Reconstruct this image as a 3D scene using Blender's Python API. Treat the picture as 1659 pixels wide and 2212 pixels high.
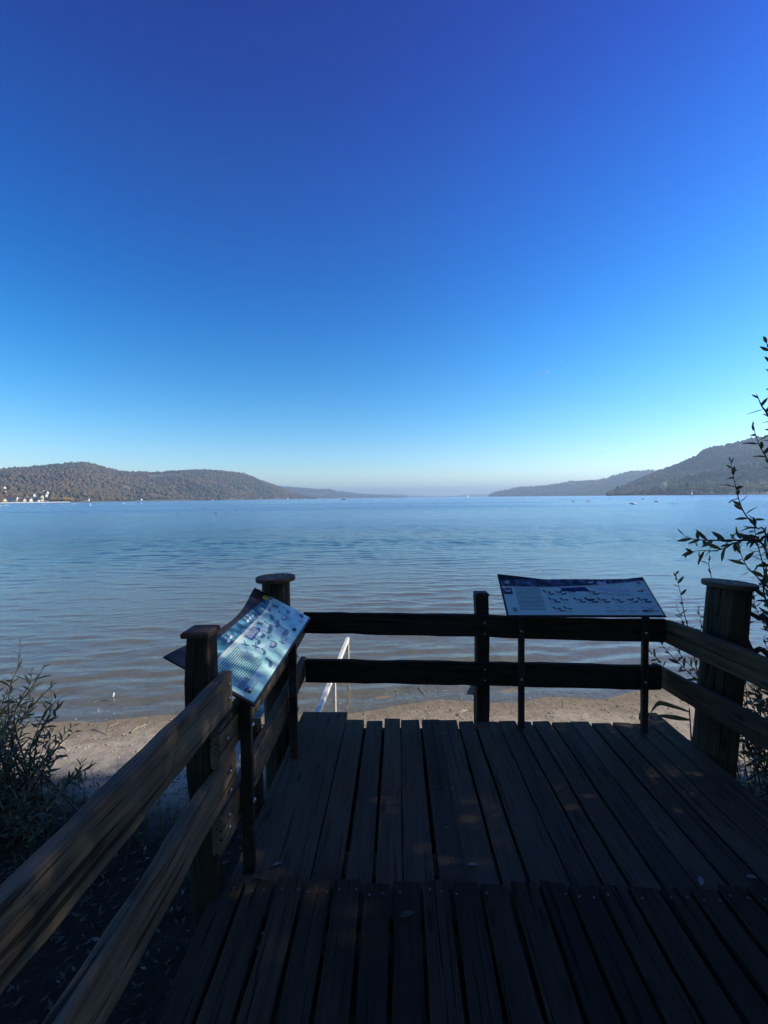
import bpy, math, random
import numpy as np
from mathutils import Matrix, Vector, Quaternion
random.seed(7); rng = np.random.default_rng(7)
R_ = math.radians
for o in list(bpy.data.objects): bpy.data.objects.remove(o)
scene = bpy.context.scene
COL = scene.collection

# ------------------------------------------------------------------ camera
# measured in a 1659 x 2212 copy of the photograph; world: x right, y towards the lake, z up, platform deck at z = 0
F, CX, CY, HC = 890.0, 829.5, 1106.0, 1.65
VPX, VPY, ROLL = 858.0, 1075.0, 0.0115
_v = np.array([VPX - CX, CY - VPY, F]); _v /= np.linalg.norm(_v)
_up = np.cross(_v, np.array([1, ROLL, 0.])); _up /= np.linalg.norm(_up)
if _up[1] < 0: _up = -_up
_X = -np.cross(_v, _up)
RM = np.stack([_X, _v, _up], 1)            # cam(right, up, forward) = RM @ world
def ray(x, y): return RM.T @ np.array([x - CX, CY - y, F])
def W(x, y, Y):
    "point seen at pixel x, y that stands Y metres out towards the lake"
    d = ray(x, y); return Vector(d * (Y / d[1]) + np.array([0, 0, HC]))
def Wz(x, y, z):
    "point seen at pixel x, y that lies on the level z"
    d = ray(x, y); return Vector(d * ((z - HC) / d[2]) + np.array([0, 0, HC]))
def hor(x): return VPY - (x - VPX) * ROLL
cd = bpy.data.cameras.new('camera'); cam = bpy.data.objects.new('camera', cd); COL.objects.link(cam)
cd.sensor_fit = 'VERTICAL'; cd.sensor_height = 36; cd.sensor_width = 27; cd.lens = F / 2212 * 36
cd.clip_start = 0.05; cd.clip_end = 90000
_r, _u, _f = RM[0], RM[1], RM[2]
cam.matrix_world = Matrix(((_r[0], _u[0], -_f[0], 0), (_r[1], _u[1], -_f[1], 0), (_r[2], _u[2], -_f[2], HC), (0, 0, 0, 1)))
scene.camera = cam

# ------------------------------------------------------------------ sky, sun, exposure
SUN_EL, SUN_AZ = R_(30), R_(9)             # azimuth counted from +x towards +y
wd = bpy.data.worlds.new('World'); scene.world = wd; wd.use_nodes = True
nt = wd.node_tree; nt.nodes.clear()
sk = nt.nodes.new('ShaderNodeTexSky'); sk.sky_type = 'NISHITA'; sk.sun_disc = False
sk.sun_elevation = SUN_EL; sk.sun_rotation = R_(90) - SUN_AZ
sk.altitude = 400; sk.air_density = 1.0; sk.dust_density = 0.25; sk.ozone_density = 3.5
gm = nt.nodes.new('ShaderNodeGamma'); gm.inputs[1].default_value = 1.3
hs = nt.nodes.new('ShaderNodeHueSaturation'); hs.inputs['Saturation'].default_value = 1.25; hs.inputs['Value'].default_value = 0.92
bg = nt.nodes.new('ShaderNodeBackground'); bg.inputs[1].default_value = 0.1
wo = nt.nodes.new('ShaderNodeOutputWorld')
nt.links.new(sk.outputs[0], gm.inputs[0]); nt.links.new(gm.outputs[0], hs.inputs['Color'])
# the deep clear-day blue overhead: the same all round, by height above the horizon only
gn = nt.nodes.new('ShaderNodeNewGeometry'); sz = nt.nodes.new('ShaderNodeSeparateXYZ'); nt.links.new(gn.outputs['Incoming'], sz.inputs[0])
ng = nt.nodes.new('ShaderNodeMath'); ng.operation = 'MULTIPLY'; ng.inputs[1].default_value = -1.0; nt.links.new(sz.outputs[2], ng.inputs[0])
zr = nt.nodes.new('ShaderNodeValToRGB'); zr.color_ramp.interpolation = 'B_SPLINE'; ze = zr.color_ramp.elements
zs = [(0.0, (1.36, 1.20, 1.06)), (0.10, (1.42, 1.22, 1.06)), (0.2, (1.36, 1.32, 1.1)), (0.38, (0.95, 1.2, 1.26)), (0.6, (0.38, 0.70, 1.2)), (0.76, (0.15, 0.28, 0.98)), (1.0, (0.15, 0.24, 0.8))]
while len(ze) < len(zs): ze.new(0.5)
for q, (p_, c_) in enumerate(zs): ze[q].position = p_; ze[q].color = (*[x / 1.5 for x in c_], 1)
zm = nt.nodes.new('ShaderNodeVectorMath'); zm.operation = 'MULTIPLY'; zm2 = nt.nodes.new('ShaderNodeVectorMath'); zm2.operation = 'SCALE'; zm2.inputs['Scale'].default_value = 1.5
nt.links.new(ng.outputs[0], zr.inputs[0]); nt.links.new(hs.outputs[0], zm.inputs[0]); nt.links.new(zr.outputs[0], zm.inputs[1]); nt.links.new(zm.outputs[0], zm2.inputs[0])
nt.links.new(zm2.outputs[0], bg.inputs[0]); nt.links.new(bg.outputs[0], wo.inputs[0])
sl = bpy.data.lights.new('sun', 'SUN'); sl.energy = 5.0; sl.angle = R_(0.53); sl.color = (1, 0.93, 0.82)
so = bpy.data.objects.new('sun', sl); COL.objects.link(so)
sd = Vector((math.cos(SUN_EL) * math.cos(SUN_AZ), math.cos(SUN_EL) * math.sin(SUN_AZ), math.sin(SUN_EL)))
so.rotation_euler = sd.to_track_quat('Z', 'Y').to_euler(); so.location = (20, 5, 30)
vs = scene.view_settings
vs.view_transform = 'Standard'; vs.look = 'None'; vs.exposure = 0.22; vs.gamma = 1.0; vs.use_curve_mapping = False
scene.render.engine = 'CYCLES'
scene.cycles.max_bounces = 8; scene.cycles.transparent_max_bounces = 16; scene.cycles.volume_bounces = 0
scene.render.resolution_x = 768; scene.render.resolution_y = 1024

# ------------------------------------------------------------------ helpers: materials
def mat(name):
    m = bpy.data.materials.new(name); m.use_nodes = True
    t = m.node_tree; b = t.nodes['Principled BSDF']; return m, t, b
def N(t, kind, **kw):
    n = t.nodes.new(kind)
    for k, v in kw.items(): setattr(n, k, v)
    return n
def L(t, a, b): t.links.new(a, b)
def noise(t, vec, scale, detail=4, rough=0.55, dist=0.0):
    n = N(t, 'ShaderNodeTexNoise'); n.inputs['Scale'].default_value = scale; n.inputs['Detail'].default_value = detail
    n.inputs['Roughness'].default_value = rough; n.inputs['Distortion'].default_value = dist
    if vec is not None: L(t, vec, n.inputs['Vector'])
    return n.outputs['Fac']
def ramp(t, fac, stops):
    r = N(t, 'ShaderNodeValToRGB'); e = r.color_ramp.elements
    while len(e) < len(stops): e.new(0.5)
    for k, (p, c) in enumerate(stops):
        e[k].position = p; e[k].color = (*c, 1) if len(c) == 3 else c
    L(t, fac, r.inputs[0]); return r.outputs[0]
def mix(t, fac, a, b, mode='MIX'):
    n = N(t, 'ShaderNodeMix', data_type='RGBA', blend_type=mode)
    for s, v in ((0, fac), (6, a), (7, b)):
        if isinstance(v, (int, float)): n.inputs[s].default_value = v
        elif isinstance(v, tuple): n.inputs[s].default_value = (*v, 1)
        else: L(t, v, n.inputs[s])
    return n.outputs[2]
def mth(t, op, a, b=None, c=None):
    n = N(t, 'ShaderNodeMath', operation=op)
    for s, v in ((0, a), (1, b), (2, c)):
        if v is None: continue
        if isinstance(v, (int, float)): n.inputs[s].default_value = v
        else: L(t, v, n.inputs[s])
    return n.outputs[0]
def mapping(t, vec, scale=(1, 1, 1), loc=None):
    n = N(t, 'ShaderNodeMapping'); n.inputs['Scale'].default_value = scale; L(t, vec, n.inputs['Vector'])
    if loc is not None: L(t, loc, n.inputs['Location'])
    return n.outputs[0]
def bump(t, h, strength, dist, b):
    n = N(t, 'ShaderNodeBump'); n.inputs['Strength'].default_value = strength; n.inputs['Distance'].default_value = dist
    L(t, h, n.inputs['Height']); L(t, n.outputs[0], b.inputs['Normal'])
def objvec(t, rnd=True, k=23.0):
    tc = N(t, 'ShaderNodeTexCoord'); v = tc.outputs['Object']
    if not rnd: return v, None
    oi = N(t, 'ShaderNodeObjectInfo'); cb = N(t, 'ShaderNodeCombineXYZ')
    for q, s in enumerate((k, k * .37, k * .71)): L(t, mth(t, 'MULTIPLY', oi.outputs['Random'], s), cb.inputs[q])
    ad = N(t, 'ShaderNodeVectorMath', operation='ADD'); L(t, v, ad.inputs[0]); L(t, cb.outputs[0], ad.inputs[1])
    return ad.outputs[0], oi.outputs['Random']
def plain(name, col, rough=0.6, metal=0.0, var=0.25, scale=8.0, rnd=True):
    m, t, b = mat(name); v, r = objvec(t, rnd)
    n = noise(t, v, scale, 4)
    lo = tuple(c * (1 - var) for c in col); hi = tuple(min(1, c * (1 + var)) for c in col)
    L(t, ramp(t, n, [(0.3, lo), (0.7, hi)]), b.inputs['Base Color'])
    b.inputs['Roughness'].default_value = rough; b.inputs['Metallic'].default_value = metal
    bump(t, n, 0.15, 0.01, b); return m
def wood(name, dark, mid, light, crack=0.5, rough=0.8, bstr=0.5, stain=(0.03, 0.03, 0.028), stain_amt=0.6, grain=1.0):
    "weathered timber; the grain runs along the piece's own x axis"
    m, t, b = mat(name); v, r = objvec(t)
    n1 = noise(t, mapping(t, v, (1.3, 26 * grain, 26 * grain)), 1.0, 5, 0.6, 0.6)
    n2 = noise(t, mapping(t, v, (5, 150 * grain, 150 * grain)), 1.0, 4, 0.65, 0.3)
    wv = N(t, 'ShaderNodeTexWave', wave_type='BANDS', bands_direction='Y'); wv.inputs['Scale'].default_value = 9 * grain
    wv.inputs['Distortion'].default_value = 9; wv.inputs['Detail'].default_value = 3; wv.inputs['Detail Scale'].default_value = 0.6
    L(t, mapping(t, v, (0.35, 3.0, 3.0)), wv.inputs['Vector'])
    big = noise(t, mapping(t, v, (1.2, 3.5, 3.5)), 1.6, 4, 0.6)
    g = mth(t, 'ADD', mth(t, 'MULTIPLY', n1, 0.5), mth(t, 'ADD', mth(t, 'MULTIPLY', n2, 0.42), mth(t, 'MULTIPLY', wv.outputs['Fac'], 0.08)))
    c = ramp(t, g, [(0.28, dark), (0.48, mid), (0.72, light)])
    tint = ramp(t, r, [(0.0, (0.62, 0.63, 0.66)), (0.35, (1.05, 1.0, 0.95)), (0.7, (0.8, 0.8, 0.8)), (1.0, (1.3, 1.22, 1.1))])
    c = mix(t, 1.0, c, tint, 'MULTIPLY')
    c = mix(t, mth(t, 'MULTIPLY', ramp(t, big, [(0.45, (0, 0, 0)), (0.68, (1, 1, 1))]), stain_amt), c, stain)
    vo = N(t, 'ShaderNodeTexVoronoi'); vo.inputs['Scale'].default_value = 1.0; L(t, mapping(t, v, (2.6, 9, 9)), vo.inputs['Vector'])
    kn = ramp(t, mth(t, 'ADD', vo.outputs['Distance'], mth(t, 'MULTIPLY', n1, .10)), [(0.13, (1, 1, 1)), (0.21, (0, 0, 0))])   # knots
    c = mix(t, mth(t, 'MULTIPLY', kn, 0.75), c, tuple(d * 0.55 for d in dark))
    ck = noise(t, mapping(t, v, (1.6, 55 * grain, 55 * grain)), 1.0, 2, 0.5, 0.3)
    ckm = ramp(t, ck, [(0.60, (0, 0, 0)), (0.655, (1, 1, 1))])
    c = mix(t, mth(t, 'MULTIPLY', ckm, crack), c, tuple(d * 0.3 for d in dark))
    L(t, c, b.inputs['Base Color']); b.inputs['Roughness'].default_value = rough
    b.inputs['Specular IOR Level'].default_value = 0.18
    h = mth(t, 'SUBTRACT', mth(t, 'ADD', g, mth(t, 'MULTIPLY', big, 0.3)), mth(t, 'MULTIPLY', ckm, crack * 1.1))
    bump(t, h, bstr, 0.006, b); return m
M = {}
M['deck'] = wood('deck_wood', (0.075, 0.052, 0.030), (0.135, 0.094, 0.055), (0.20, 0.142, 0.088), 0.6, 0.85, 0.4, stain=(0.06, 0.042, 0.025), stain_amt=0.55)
M['ramp'] = wood('ramp_wood', (0.036, 0.025, 0.014), (0.068, 0.047, 0.027), (0.11, 0.077, 0.046), 0.95, 0.88, 0.7, stain=(0.028, 0.018, 0.010), stain_amt=0.6)  # darker than the deck, part of the canopy's shade put into the colour
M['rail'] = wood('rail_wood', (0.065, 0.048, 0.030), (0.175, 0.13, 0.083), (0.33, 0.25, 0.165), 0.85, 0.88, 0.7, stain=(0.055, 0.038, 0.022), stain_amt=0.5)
M['rail_shaded'] = wood('shaded_rail_wood', (0.012, 0.008, 0.005), (0.03, 0.02, 0.012), (0.06, 0.041, 0.025), 0.7, 0.9, 0.6)  # rail wood again, the shade on the front boards put into its colour
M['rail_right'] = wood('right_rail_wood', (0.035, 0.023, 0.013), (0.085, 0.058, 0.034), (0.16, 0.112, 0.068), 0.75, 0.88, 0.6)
M['post'] = wood('post_wood', (0.018, 0.0125, 0.0075), (0.04, 0.028, 0.017), (0.08, 0.056, 0.034), 0.8, 0.82, 0.7)
M['log'] = wood('log_wood', (0.018, 0.014, 0.009), (0.055, 0.041, 0.026), (0.14, 0.1, 0.062), 0.9, 0.82, 1.0, stain=(0.03, 0.027, 0.022), stain_amt=0.7)
M['cap'] = wood('cap_wood', (0.05, 0.03, 0.022), (0.1, 0.06, 0.042), (0.17, 0.11, 0.08), 0.6, 0.7, 0.5)
M['steel'] = plain('rusty_steel', (0.035, 0.024, 0.019), 0.62, 0.35, 0.6, 25)
M['bolt'] = plain('bolt_metal', (0.42, 0.42, 0.41), 0.35, 0.9, 0.25, 60)
M['screw'] = plain('screw_metal', (0.18, 0.17, 0.16), 0.45, 0.8, 0.3, 90)
M['handrail'] = plain('painted_tube', (0.72, 0.66, 0.54), 0.5, 0.0, 0.18, 30)

# ------------------------------------------------------------------ helpers: objects
def link(name, verts, faces, m=None, smooth=False):
    me = bpy.data.meshes.new(name); me.from_pydata([tuple(v) for v in verts], [], faces)
    if m: me.materials.append(m)
    if smooth: me.shade_smooth()
    o = bpy.data.objects.new(name, me); COL.objects.link(o); return o
def npmesh(name, V, T, m=None, smooth=False, mi=None, mats=None):
    "fast mesh from an (n,3) array and an (m,3 or 4) array"
    me = bpy.data.meshes.new(name); V = np.asarray(V, np.float32); T = np.asarray(T, np.int32); k = T.shape[1]
    me.vertices.add(len(V)); me.vertices.foreach_set('co', V.ravel())
    me.loops.add(T.size); me.loops.foreach_set('vertex_index', T.ravel())
    me.polygons.add(len(T)); me.polygons.foreach_set('loop_start', np.arange(0, T.size, k, dtype=np.int32))
    me.polygons.foreach_set('loop_total', np.full(len(T), k, np.int32))
    for x in (mats or ([m] if m else [])): me.materials.append(x)
    if mi is not None: me.polygons.foreach_set('material_index', np.asarray(mi, np.int32))
    if smooth: me.polygons.foreach_set('use_smooth', np.ones(len(T), bool))
    me.update(calc_edges=True); me.validate()
    o = bpy.data.objects.new(name, me); COL.objects.link(o); return o
def thing(name, label, cat, loc=(0, 0, 0), group=None):
    o = bpy.data.objects.new(name, None); COL.objects.link(o); o.location = loc; o.empty_display_size = 0.1
    return tag(o, label, cat, group)
def tag(o, label, cat, group=None):
    o['label'] = label; o['category'] = cat
    if group: o['group'] = group
    return o
def struct(o): o['kind'] = 'structure'; return o
def wm(o):
    m = o.matrix_basis.copy()
    return wm(o.parent) @ m if o.parent else m
def put(o, parent=None, m=None):
    "parent o, with m as its world matrix"
    m = Matrix.Identity(4) if m is None else m
    if parent is not None:
        o.parent = parent; o.matrix_basis = wm(parent).inverted() @ m
    else: o.matrix_basis = m
    return o
def frame(p, ex, ez=Vector((0, 0, 1))):
    ex = Vector(ex).normalized(); ey = Vector(ez).cross(ex).normalized(); ez = ex.cross(ey)
    return Matrix(((ex.x, ey.x, ez.x, p[0]), (ex.y, ey.y, ez.y, p[1]), (ex.z, ey.z, ez.z, p[2]), (0, 0, 0, 1)))
def sn(n, amp, step=6):
    "smooth 1-D noise"
    k = max(2, n // step + 2); c = rng.normal(0, amp, k); return np.interp(np.linspace(0, k - 1, n), np.arange(k), c)
def timber_mesh(length, w, h, seg=None, r=0.006, wob=0.0015, endchip=0.004):
    "beam along +x from 0 to length; y from -w/2 to w/2; z from 0 to h; worn rounded edges"
    seg = seg or max(6, int(length / 0.09)); xs = np.linspace(0, length, seg + 1)
    base = []
    for (sy, sz) in ((1, -1), (1, 1), (-1, 1), (-1, -1)):
        cy_, cz_ = sy * (w / 2 - r), (h - r if sz > 0 else r)
        angs = {(1, -1): (-90, -45, 0), (1, 1): (0, 45, 90), (-1, 1): (90, 135, 180), (-1, -1): (180, 225, 270)}[(sy, sz)]
        for a in angs: base.append((cy_ + r * math.cos(R_(a)), cz_ + r * math.sin(R_(a))))
    base = np.array(base); n = len(base); V = np.zeros((seg + 1, n, 3))
    oy, oz = sn(seg + 1, wob, 5), sn(seg + 1, wob, 5)
    for c in range(4):                       # each arris wears differently
        wear = np.abs(sn(seg + 1, wob * 1.6, 2)); sy = (1, 1, -1, -1)[c]; sz = (-1, 1, 1, -1)[c]
        for q in range(3):
            j = c * 3 + q
            V[:, j, 1] = base[j, 0] + oy - sy * wear; V[:, j, 2] = base[j, 1] + oz - sz * wear
    V[:, :, 0] = xs[:, None]
    V[0, :, 0] += rng.uniform(0, endchip, n); V[-1, :, 0] -= rng.uniform(0, endchip, n)
    faces = []
    for i in range(seg):
        for j in range(n):
            k = (j + 1) % n; faces.append((i * n + j, i * n + k, (i + 1) * n + k, (i + 1) * n + j))
    faces.append(tuple(range(n - 1, -1, -1))); faces.append(tuple(seg * n + j for j in range(n)))
    return V.reshape(-1, 3), faces
def timber(name, p0, p1, w, h, m, parent, up=Vector((0, 0, 1)), **kw):
    "beam whose bottom centre line runs from p0 to p1"
    p0, p1 = Vector(p0), Vector(p1); V, Fc = timber_mesh((p1 - p0).length, w, h, **kw)
    o = link(name, V, Fc, m); put(o, parent, frame(p0, p1 - p0, up)); return o
def lathe(name, prof, m, parent, mw, n=24, wob=0.0, smooth=True):
    "profile of (radius, height); axis z, closed at both ends"
    V = []; ph = rng.uniform(0, 6.28, 4)
    for (r, z) in prof:
        for k in range(n):
            a = 2 * math.pi * k / n
            rr = r * (1 + wob * (math.sin(2 * a + ph[0]) + .6 * math.sin(5 * a + ph[1]) + .4 * math.sin(9 * a + ph[2] + z)))
            V.append((rr * math.cos(a), rr * math.sin(a), z))
    Fc = []
    for i in range(len(prof) - 1):
        for k in range(n):
            q = (k + 1) % n; Fc.append((i * n + k, i * n + q, (i + 1) * n + q, (i + 1) * n + k))
    Fc.append(tuple(range(n - 1, -1, -1))); Fc.append(tuple((len(prof) - 1) * n + k for k in range(n)))
    o = link(name, V, Fc, m)
    if smooth:
        for p in o.data.polygons: p.use_smooth = len(p.vertices) == 4
    put(o, parent, mw); return o
def tube_arrays(pts, rad, n=6):
    pts = [np.array(p, float) for p in pts]; V = []; Fc = []
    rad = np.interp(np.linspace(0, 1, len(pts)), np.linspace(0, 1, len(rad)), rad) if hasattr(rad, '__len__') else [rad] * len(pts)
    for i, p in enumerate(pts):
        d = pts[min(i + 1, len(pts) - 1)] - pts[max(i - 1, 0)]; d /= (np.linalg.norm(d) + 1e-9)
        a = np.cross(d, (0, 0, 1.0) if abs(d[2]) < .9 else (1.0, 0, 0)); a /= np.linalg.norm(a); b = np.cross(d, a)
        for k in range(n):
            t = 2 * math.pi * k / n; V.append(p + rad[i] * (a * math.cos(t) + b * math.sin(t)))
    for i in range(len(pts) - 1):
        for k in range(n):
            q = (k + 1) % n; Fc.append((i * n + k, i * n + q, (i + 1) * n + q, (i + 1) * n + k))
    Fc.append(tuple(range(n - 1, -1, -1))); Fc.append(tuple((len(pts) - 1) * n + k for k in range(n)))
    return V, Fc
def tube(name, pts, rad, m, parent=None, n=6, smooth=True):
    o = link(name, *tube_arrays(pts, rad, n), m)
    if smooth:
        for p in o.data.polygons: p.use_smooth = len(p.vertices) == 4
    if parent is not None: put(o, parent)
    return o
def box_arrays(x0, x1, y0, y1, z0, z1, off=0):
    V = [(x, y, z) for x in (x0, x1) for y in (y0, y1) for z in (z0, z1)]
    Fc = [(0, 1, 3, 2), (4, 6, 7, 5), (0, 4, 5, 1), (2, 3, 7, 6), (0, 2, 6, 4), (1, 5, 7, 3)]
    return V, [tuple(i + off for i in f) for f in Fc]
# value noise on arrays (for terrain and waves)
_tab = rng.random((256, 256))
def vnoise(x, y):
    xi, yi = np.floor(x).astype(int), np.floor(y).astype(int); fx, fy = x - xi, y - yi
    fx, fy = fx * fx * (3 - 2 * fx), fy * fy * (3 - 2 * fy); g = lambda a, b: _tab[a % 256, b % 256]
    return (g(xi, yi) * (1 - fx) + g(xi + 1, yi) * fx) * (1 - fy) + (g(xi, yi + 1) * (1 - fx) + g(xi + 1, yi + 1) * fx) * fy - .5
def fbm(x, y, o=4):
    s = 0; a = 1.0
    for k in range(o): s = s + a * vnoise(x * 2 ** k + 17.3 * k, y * 2 ** k + 5.1 * k); a *= .5
    return s

# ================================================================== SETTING
ZW = -0.8                                       # level of the lake
SHX = np.array([-4000, -40, -8, -2.6, -0.5, 0.8, 2.0, 4.0, 9.0, 40, 4000.]); SHY = np.array([-600, -10, 4.25, 4.43, 4.68, 4.86, 5.03, 5.3, 5.45, 2, -600.])
def shore(x): return np.interp(x, SHX, SHY) + 0.08 * np.sin(x * 1.9 + .6) + .05 * np.sin(x * 4.3)
def ground_z(x, y):
    d = y - shore(x)
    land = ZW + 0.42 * (1 - np.exp(np.minimum(d, 0) * 0.16)) + np.clip(-(y + 3), 0, 400) * 0.02
    bed = ZW - 7.0 * (1 - np.exp(-np.maximum(d, 0) * 0.0052))
    near = np.exp(-(np.maximum(np.abs(x), 0) / 30) ** 2) * np.exp(-(y / 40) ** 2)
    z = np.where(d < 0, land, bed) + near * (0.035 * fbm(x * .9, y * .9, 3) * np.clip(np.abs(d) * .6, .1, 1) + 0.018 * fbm(x * 5, y * 6, 3) * np.clip(np.abs(d) * 2, .2, 1))
    return z
def gz(x, y): return float(ground_z(np.array([float(x)]), np.array([float(y)]))[0])
def axis(core0, core1, step, far0, far1, g=1.22):
    a = list(np.arange(core0, core1 + 1e-6, step)); s = step; x = a[-1]
    while x < far1: s *= g; x += s; a.append(min(x, far1))
    s = step; x = a[0]; b = []
    while x > far0: s *= g; x -= s; b.append(max(x, far0))
    return np.array(b[::-1] + a)
def grid(name, xs, ys, zf, m, smooth=True):
    XX, YY = np.meshgrid(xs, ys, indexing='ij'); ZZ = zf(XX, YY); nx, ny = XX.shape
    V = np.stack([XX, YY, ZZ], -1).reshape(-1, 3); i = np.arange(nx - 1)[:, None] * ny + np.arange(ny - 1)[None, :]
    T = np.stack([i, i + ny, i + ny + 1, i + 1], -1).reshape(-1, 4)
    return npmesh(name, V, T, m, smooth)

# ---- ground: beach sand, shaded earth inland, lake bed
m, t, b = mat('ground'); M['ground'] = m
tc = N(t, 'ShaderNodeTexCoord'); v = tc.outputs['Object']; sx = N(t, 'ShaderNodeSeparateXYZ'); L(t, v, sx.inputs[0])
fine = noise(t, v, 90, 5, 0.65); med = noise(t, v, 9, 5, 0.6); low = noise(t, v, 1.3, 4, 0.5)
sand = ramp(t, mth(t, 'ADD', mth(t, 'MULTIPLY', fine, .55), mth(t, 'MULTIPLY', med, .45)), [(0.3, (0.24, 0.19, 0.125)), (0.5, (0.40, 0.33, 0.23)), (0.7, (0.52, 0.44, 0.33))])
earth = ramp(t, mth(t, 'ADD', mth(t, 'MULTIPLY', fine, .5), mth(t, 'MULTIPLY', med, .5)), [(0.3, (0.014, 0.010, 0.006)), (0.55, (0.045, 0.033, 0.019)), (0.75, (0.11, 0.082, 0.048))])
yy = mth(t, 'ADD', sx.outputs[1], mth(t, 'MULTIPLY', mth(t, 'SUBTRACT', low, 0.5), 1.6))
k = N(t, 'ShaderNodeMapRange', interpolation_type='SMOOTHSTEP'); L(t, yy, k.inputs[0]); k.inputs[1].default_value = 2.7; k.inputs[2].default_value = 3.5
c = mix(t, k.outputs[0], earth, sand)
deep_blue = ramp(t, noise(t, v, 0.5, 5, 0.6), [(0.35, (0.015, 0.045, 0.07)), (0.65, (0.04, 0.085, 0.10))])  # blue light scattered by deep water, painted into the bed's colour
k2 = N(t, 'ShaderNodeMapRange', interpolation_type='SMOOTHSTEP'); L(t, mth(t, 'ADD', yy, mth(t, 'MULTIPLY', low, 6.0)), k2.inputs[0]); k2.inputs[1].default_value = 12; k2.inputs[2].default_value = 34
c = mix(t, k2.outputs[0], c, deep_blue)
wet = N(t, 'ShaderNodeMapRange', interpolation_type='SMOOTHSTEP'); L(t, mth(t, 'ADD', sx.outputs[2], mth(t, 'MULTIPLY', med, .02)), wet.inputs[0]); wet.inputs[1].default_value = ZW + .018; wet.inputs[2].default_value = ZW + .05
c = mix(t, mth(t, 'SUBTRACT', 1.0, wet.outputs[0]), c, mix(t, 1.0, c, (0.62, 0.59, 0.53), 'MULTIPLY'))
L(t, c, b.inputs['Base Color']); b.inputs['Roughness'].default_value = 0.9; b.inputs['Specular IOR Level'].default_value = 0.15
bump(t, mth(t, 'ADD', mth(t, 'MULTIPLY', fine, 0.35), mth(t, 'MULTIPLY', med, 1.0)), 0.7, 0.02, b)
gx = axis(-9, 9, 0.09, -14000, 14000, 1.3); gy = axis(-2, 14, 0.08, -14000, 15000, 1.3)
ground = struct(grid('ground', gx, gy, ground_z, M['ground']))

# ---- lake
m, t, b = mat('lake_water'); M['lake'] = m; t.nodes.remove(b)
tc = N(t, 'ShaderNodeTexCoord'); v = tc.outputs['Object']
def wnoise(sx_, sy_, det=3): return noise(t, mapping(t, v, (sx_, sy_, 1)), 1.0, det, 0.55, 0.4)
patch = noise(t, mapping(t, v, (0.006, 0.02, 1)), 1.0, 4, 0.6, 0.3)
calm = ramp(t, patch, [(0.36, (0.72, 0.72, 0.72)), (0.62, (1, 1, 1))])
h1 = mth(t, 'MULTIPLY', wnoise(0.9, 3.6, 5), 0.07)
h2 = mth(t, 'MULTIPLY', wnoise(4.0, 12, 4), 0.011)
h3 = mth(t, 'MULTIPLY', wnoise(0.2, 0.7, 4), 0.18)
sp = N(t, 'ShaderNodeSeparateXYZ'); L(t, v, sp.inputs[0])
farm = N(t, 'ShaderNodeMapRange', interpolation_type='SMOOTHSTEP'); L(t, sp.outputs[1], farm.inputs[0]); farm.inputs[1].default_value = 9; farm.inputs[2].default_value = 34
hh = mth(t, 'ADD', h2, mth(t, 'MULTIPLY', farm.outputs[0], mth(t, 'ADD', h1, mth(t, 'MULTIPLY', h3, 0.6))))
bp = N(t, 'ShaderNodeBump'); bp.inputs['Distance'].default_value = 1.0; L(t, hh, bp.inputs['Height']); L(t, mth(t, 'MULTIPLY', calm, 1.0), bp.inputs['Strength'])
fr = N(t, 'ShaderNodeFresnel'); ge = N(t, 'ShaderNodeNewGeometry'); L(t, mth(t, 'ADD', 1.47, mth(t, 'MULTIPLY', ge.outputs['Backfacing'], 1 / 1.47 - 1.47)), fr.inputs['IOR']); L(t, bp.outputs[0], fr.inputs['Normal'])
gl = N(t, 'ShaderNodeBsdfGlossy'); fr2 = N(t, 'ShaderNodeMapRange', interpolation_type='SMOOTHSTEP'); L(t, sp.outputs[1], fr2.inputs[0]); fr2.inputs[1].default_value = 12; fr2.inputs[2].default_value = 46; fr2.inputs[3].default_value = 0.05; fr2.inputs[4].default_value = 0.30   # wavelets too small to see, further out
rg = mth(t, 'MULTIPLY', fr2.outputs[0], ramp(t, patch, [(0.4, (0.62, 0.62, 0.62)), (0.6, (1, 1, 1))])); L(t, rg, gl.inputs['Roughness']); gl.inputs['Color'].default_value = (0.94, 0.98, 1, 1); L(t, bp.outputs[0], gl.inputs['Normal'])
tr = N(t, 'ShaderNodeBsdfTransparent'); tr.inputs['Color'].default_value = (0.80, 0.87, 0.86, 1)
mx = N(t, 'ShaderNodeMixShader'); L(t, fr.outputs[0], mx.inputs[0]); L(t, tr.outputs[0], mx.inputs[1]); L(t, gl.outputs[0], mx.inputs[2])
L(t, mx.outputs[0], t.nodes['Material Output'].inputs['Surface'])
WV = []
for q in range(46):
    lam = 0.2 * (0.75 / 0.2) ** rng.random() if q < 38 else rng.uniform(.9, 2.2); th = R_(90 + 4) + rng.normal(0, R_(15)); kk = 2 * math.pi / lam
    WV.append((kk * math.cos(th), kk * math.sin(th), (0.0031 if q < 38 else 0.0014) * lam ** 0.95 * rng.uniform(.5, 1.3), rng.uniform(0, 6.28), lam))
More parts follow.
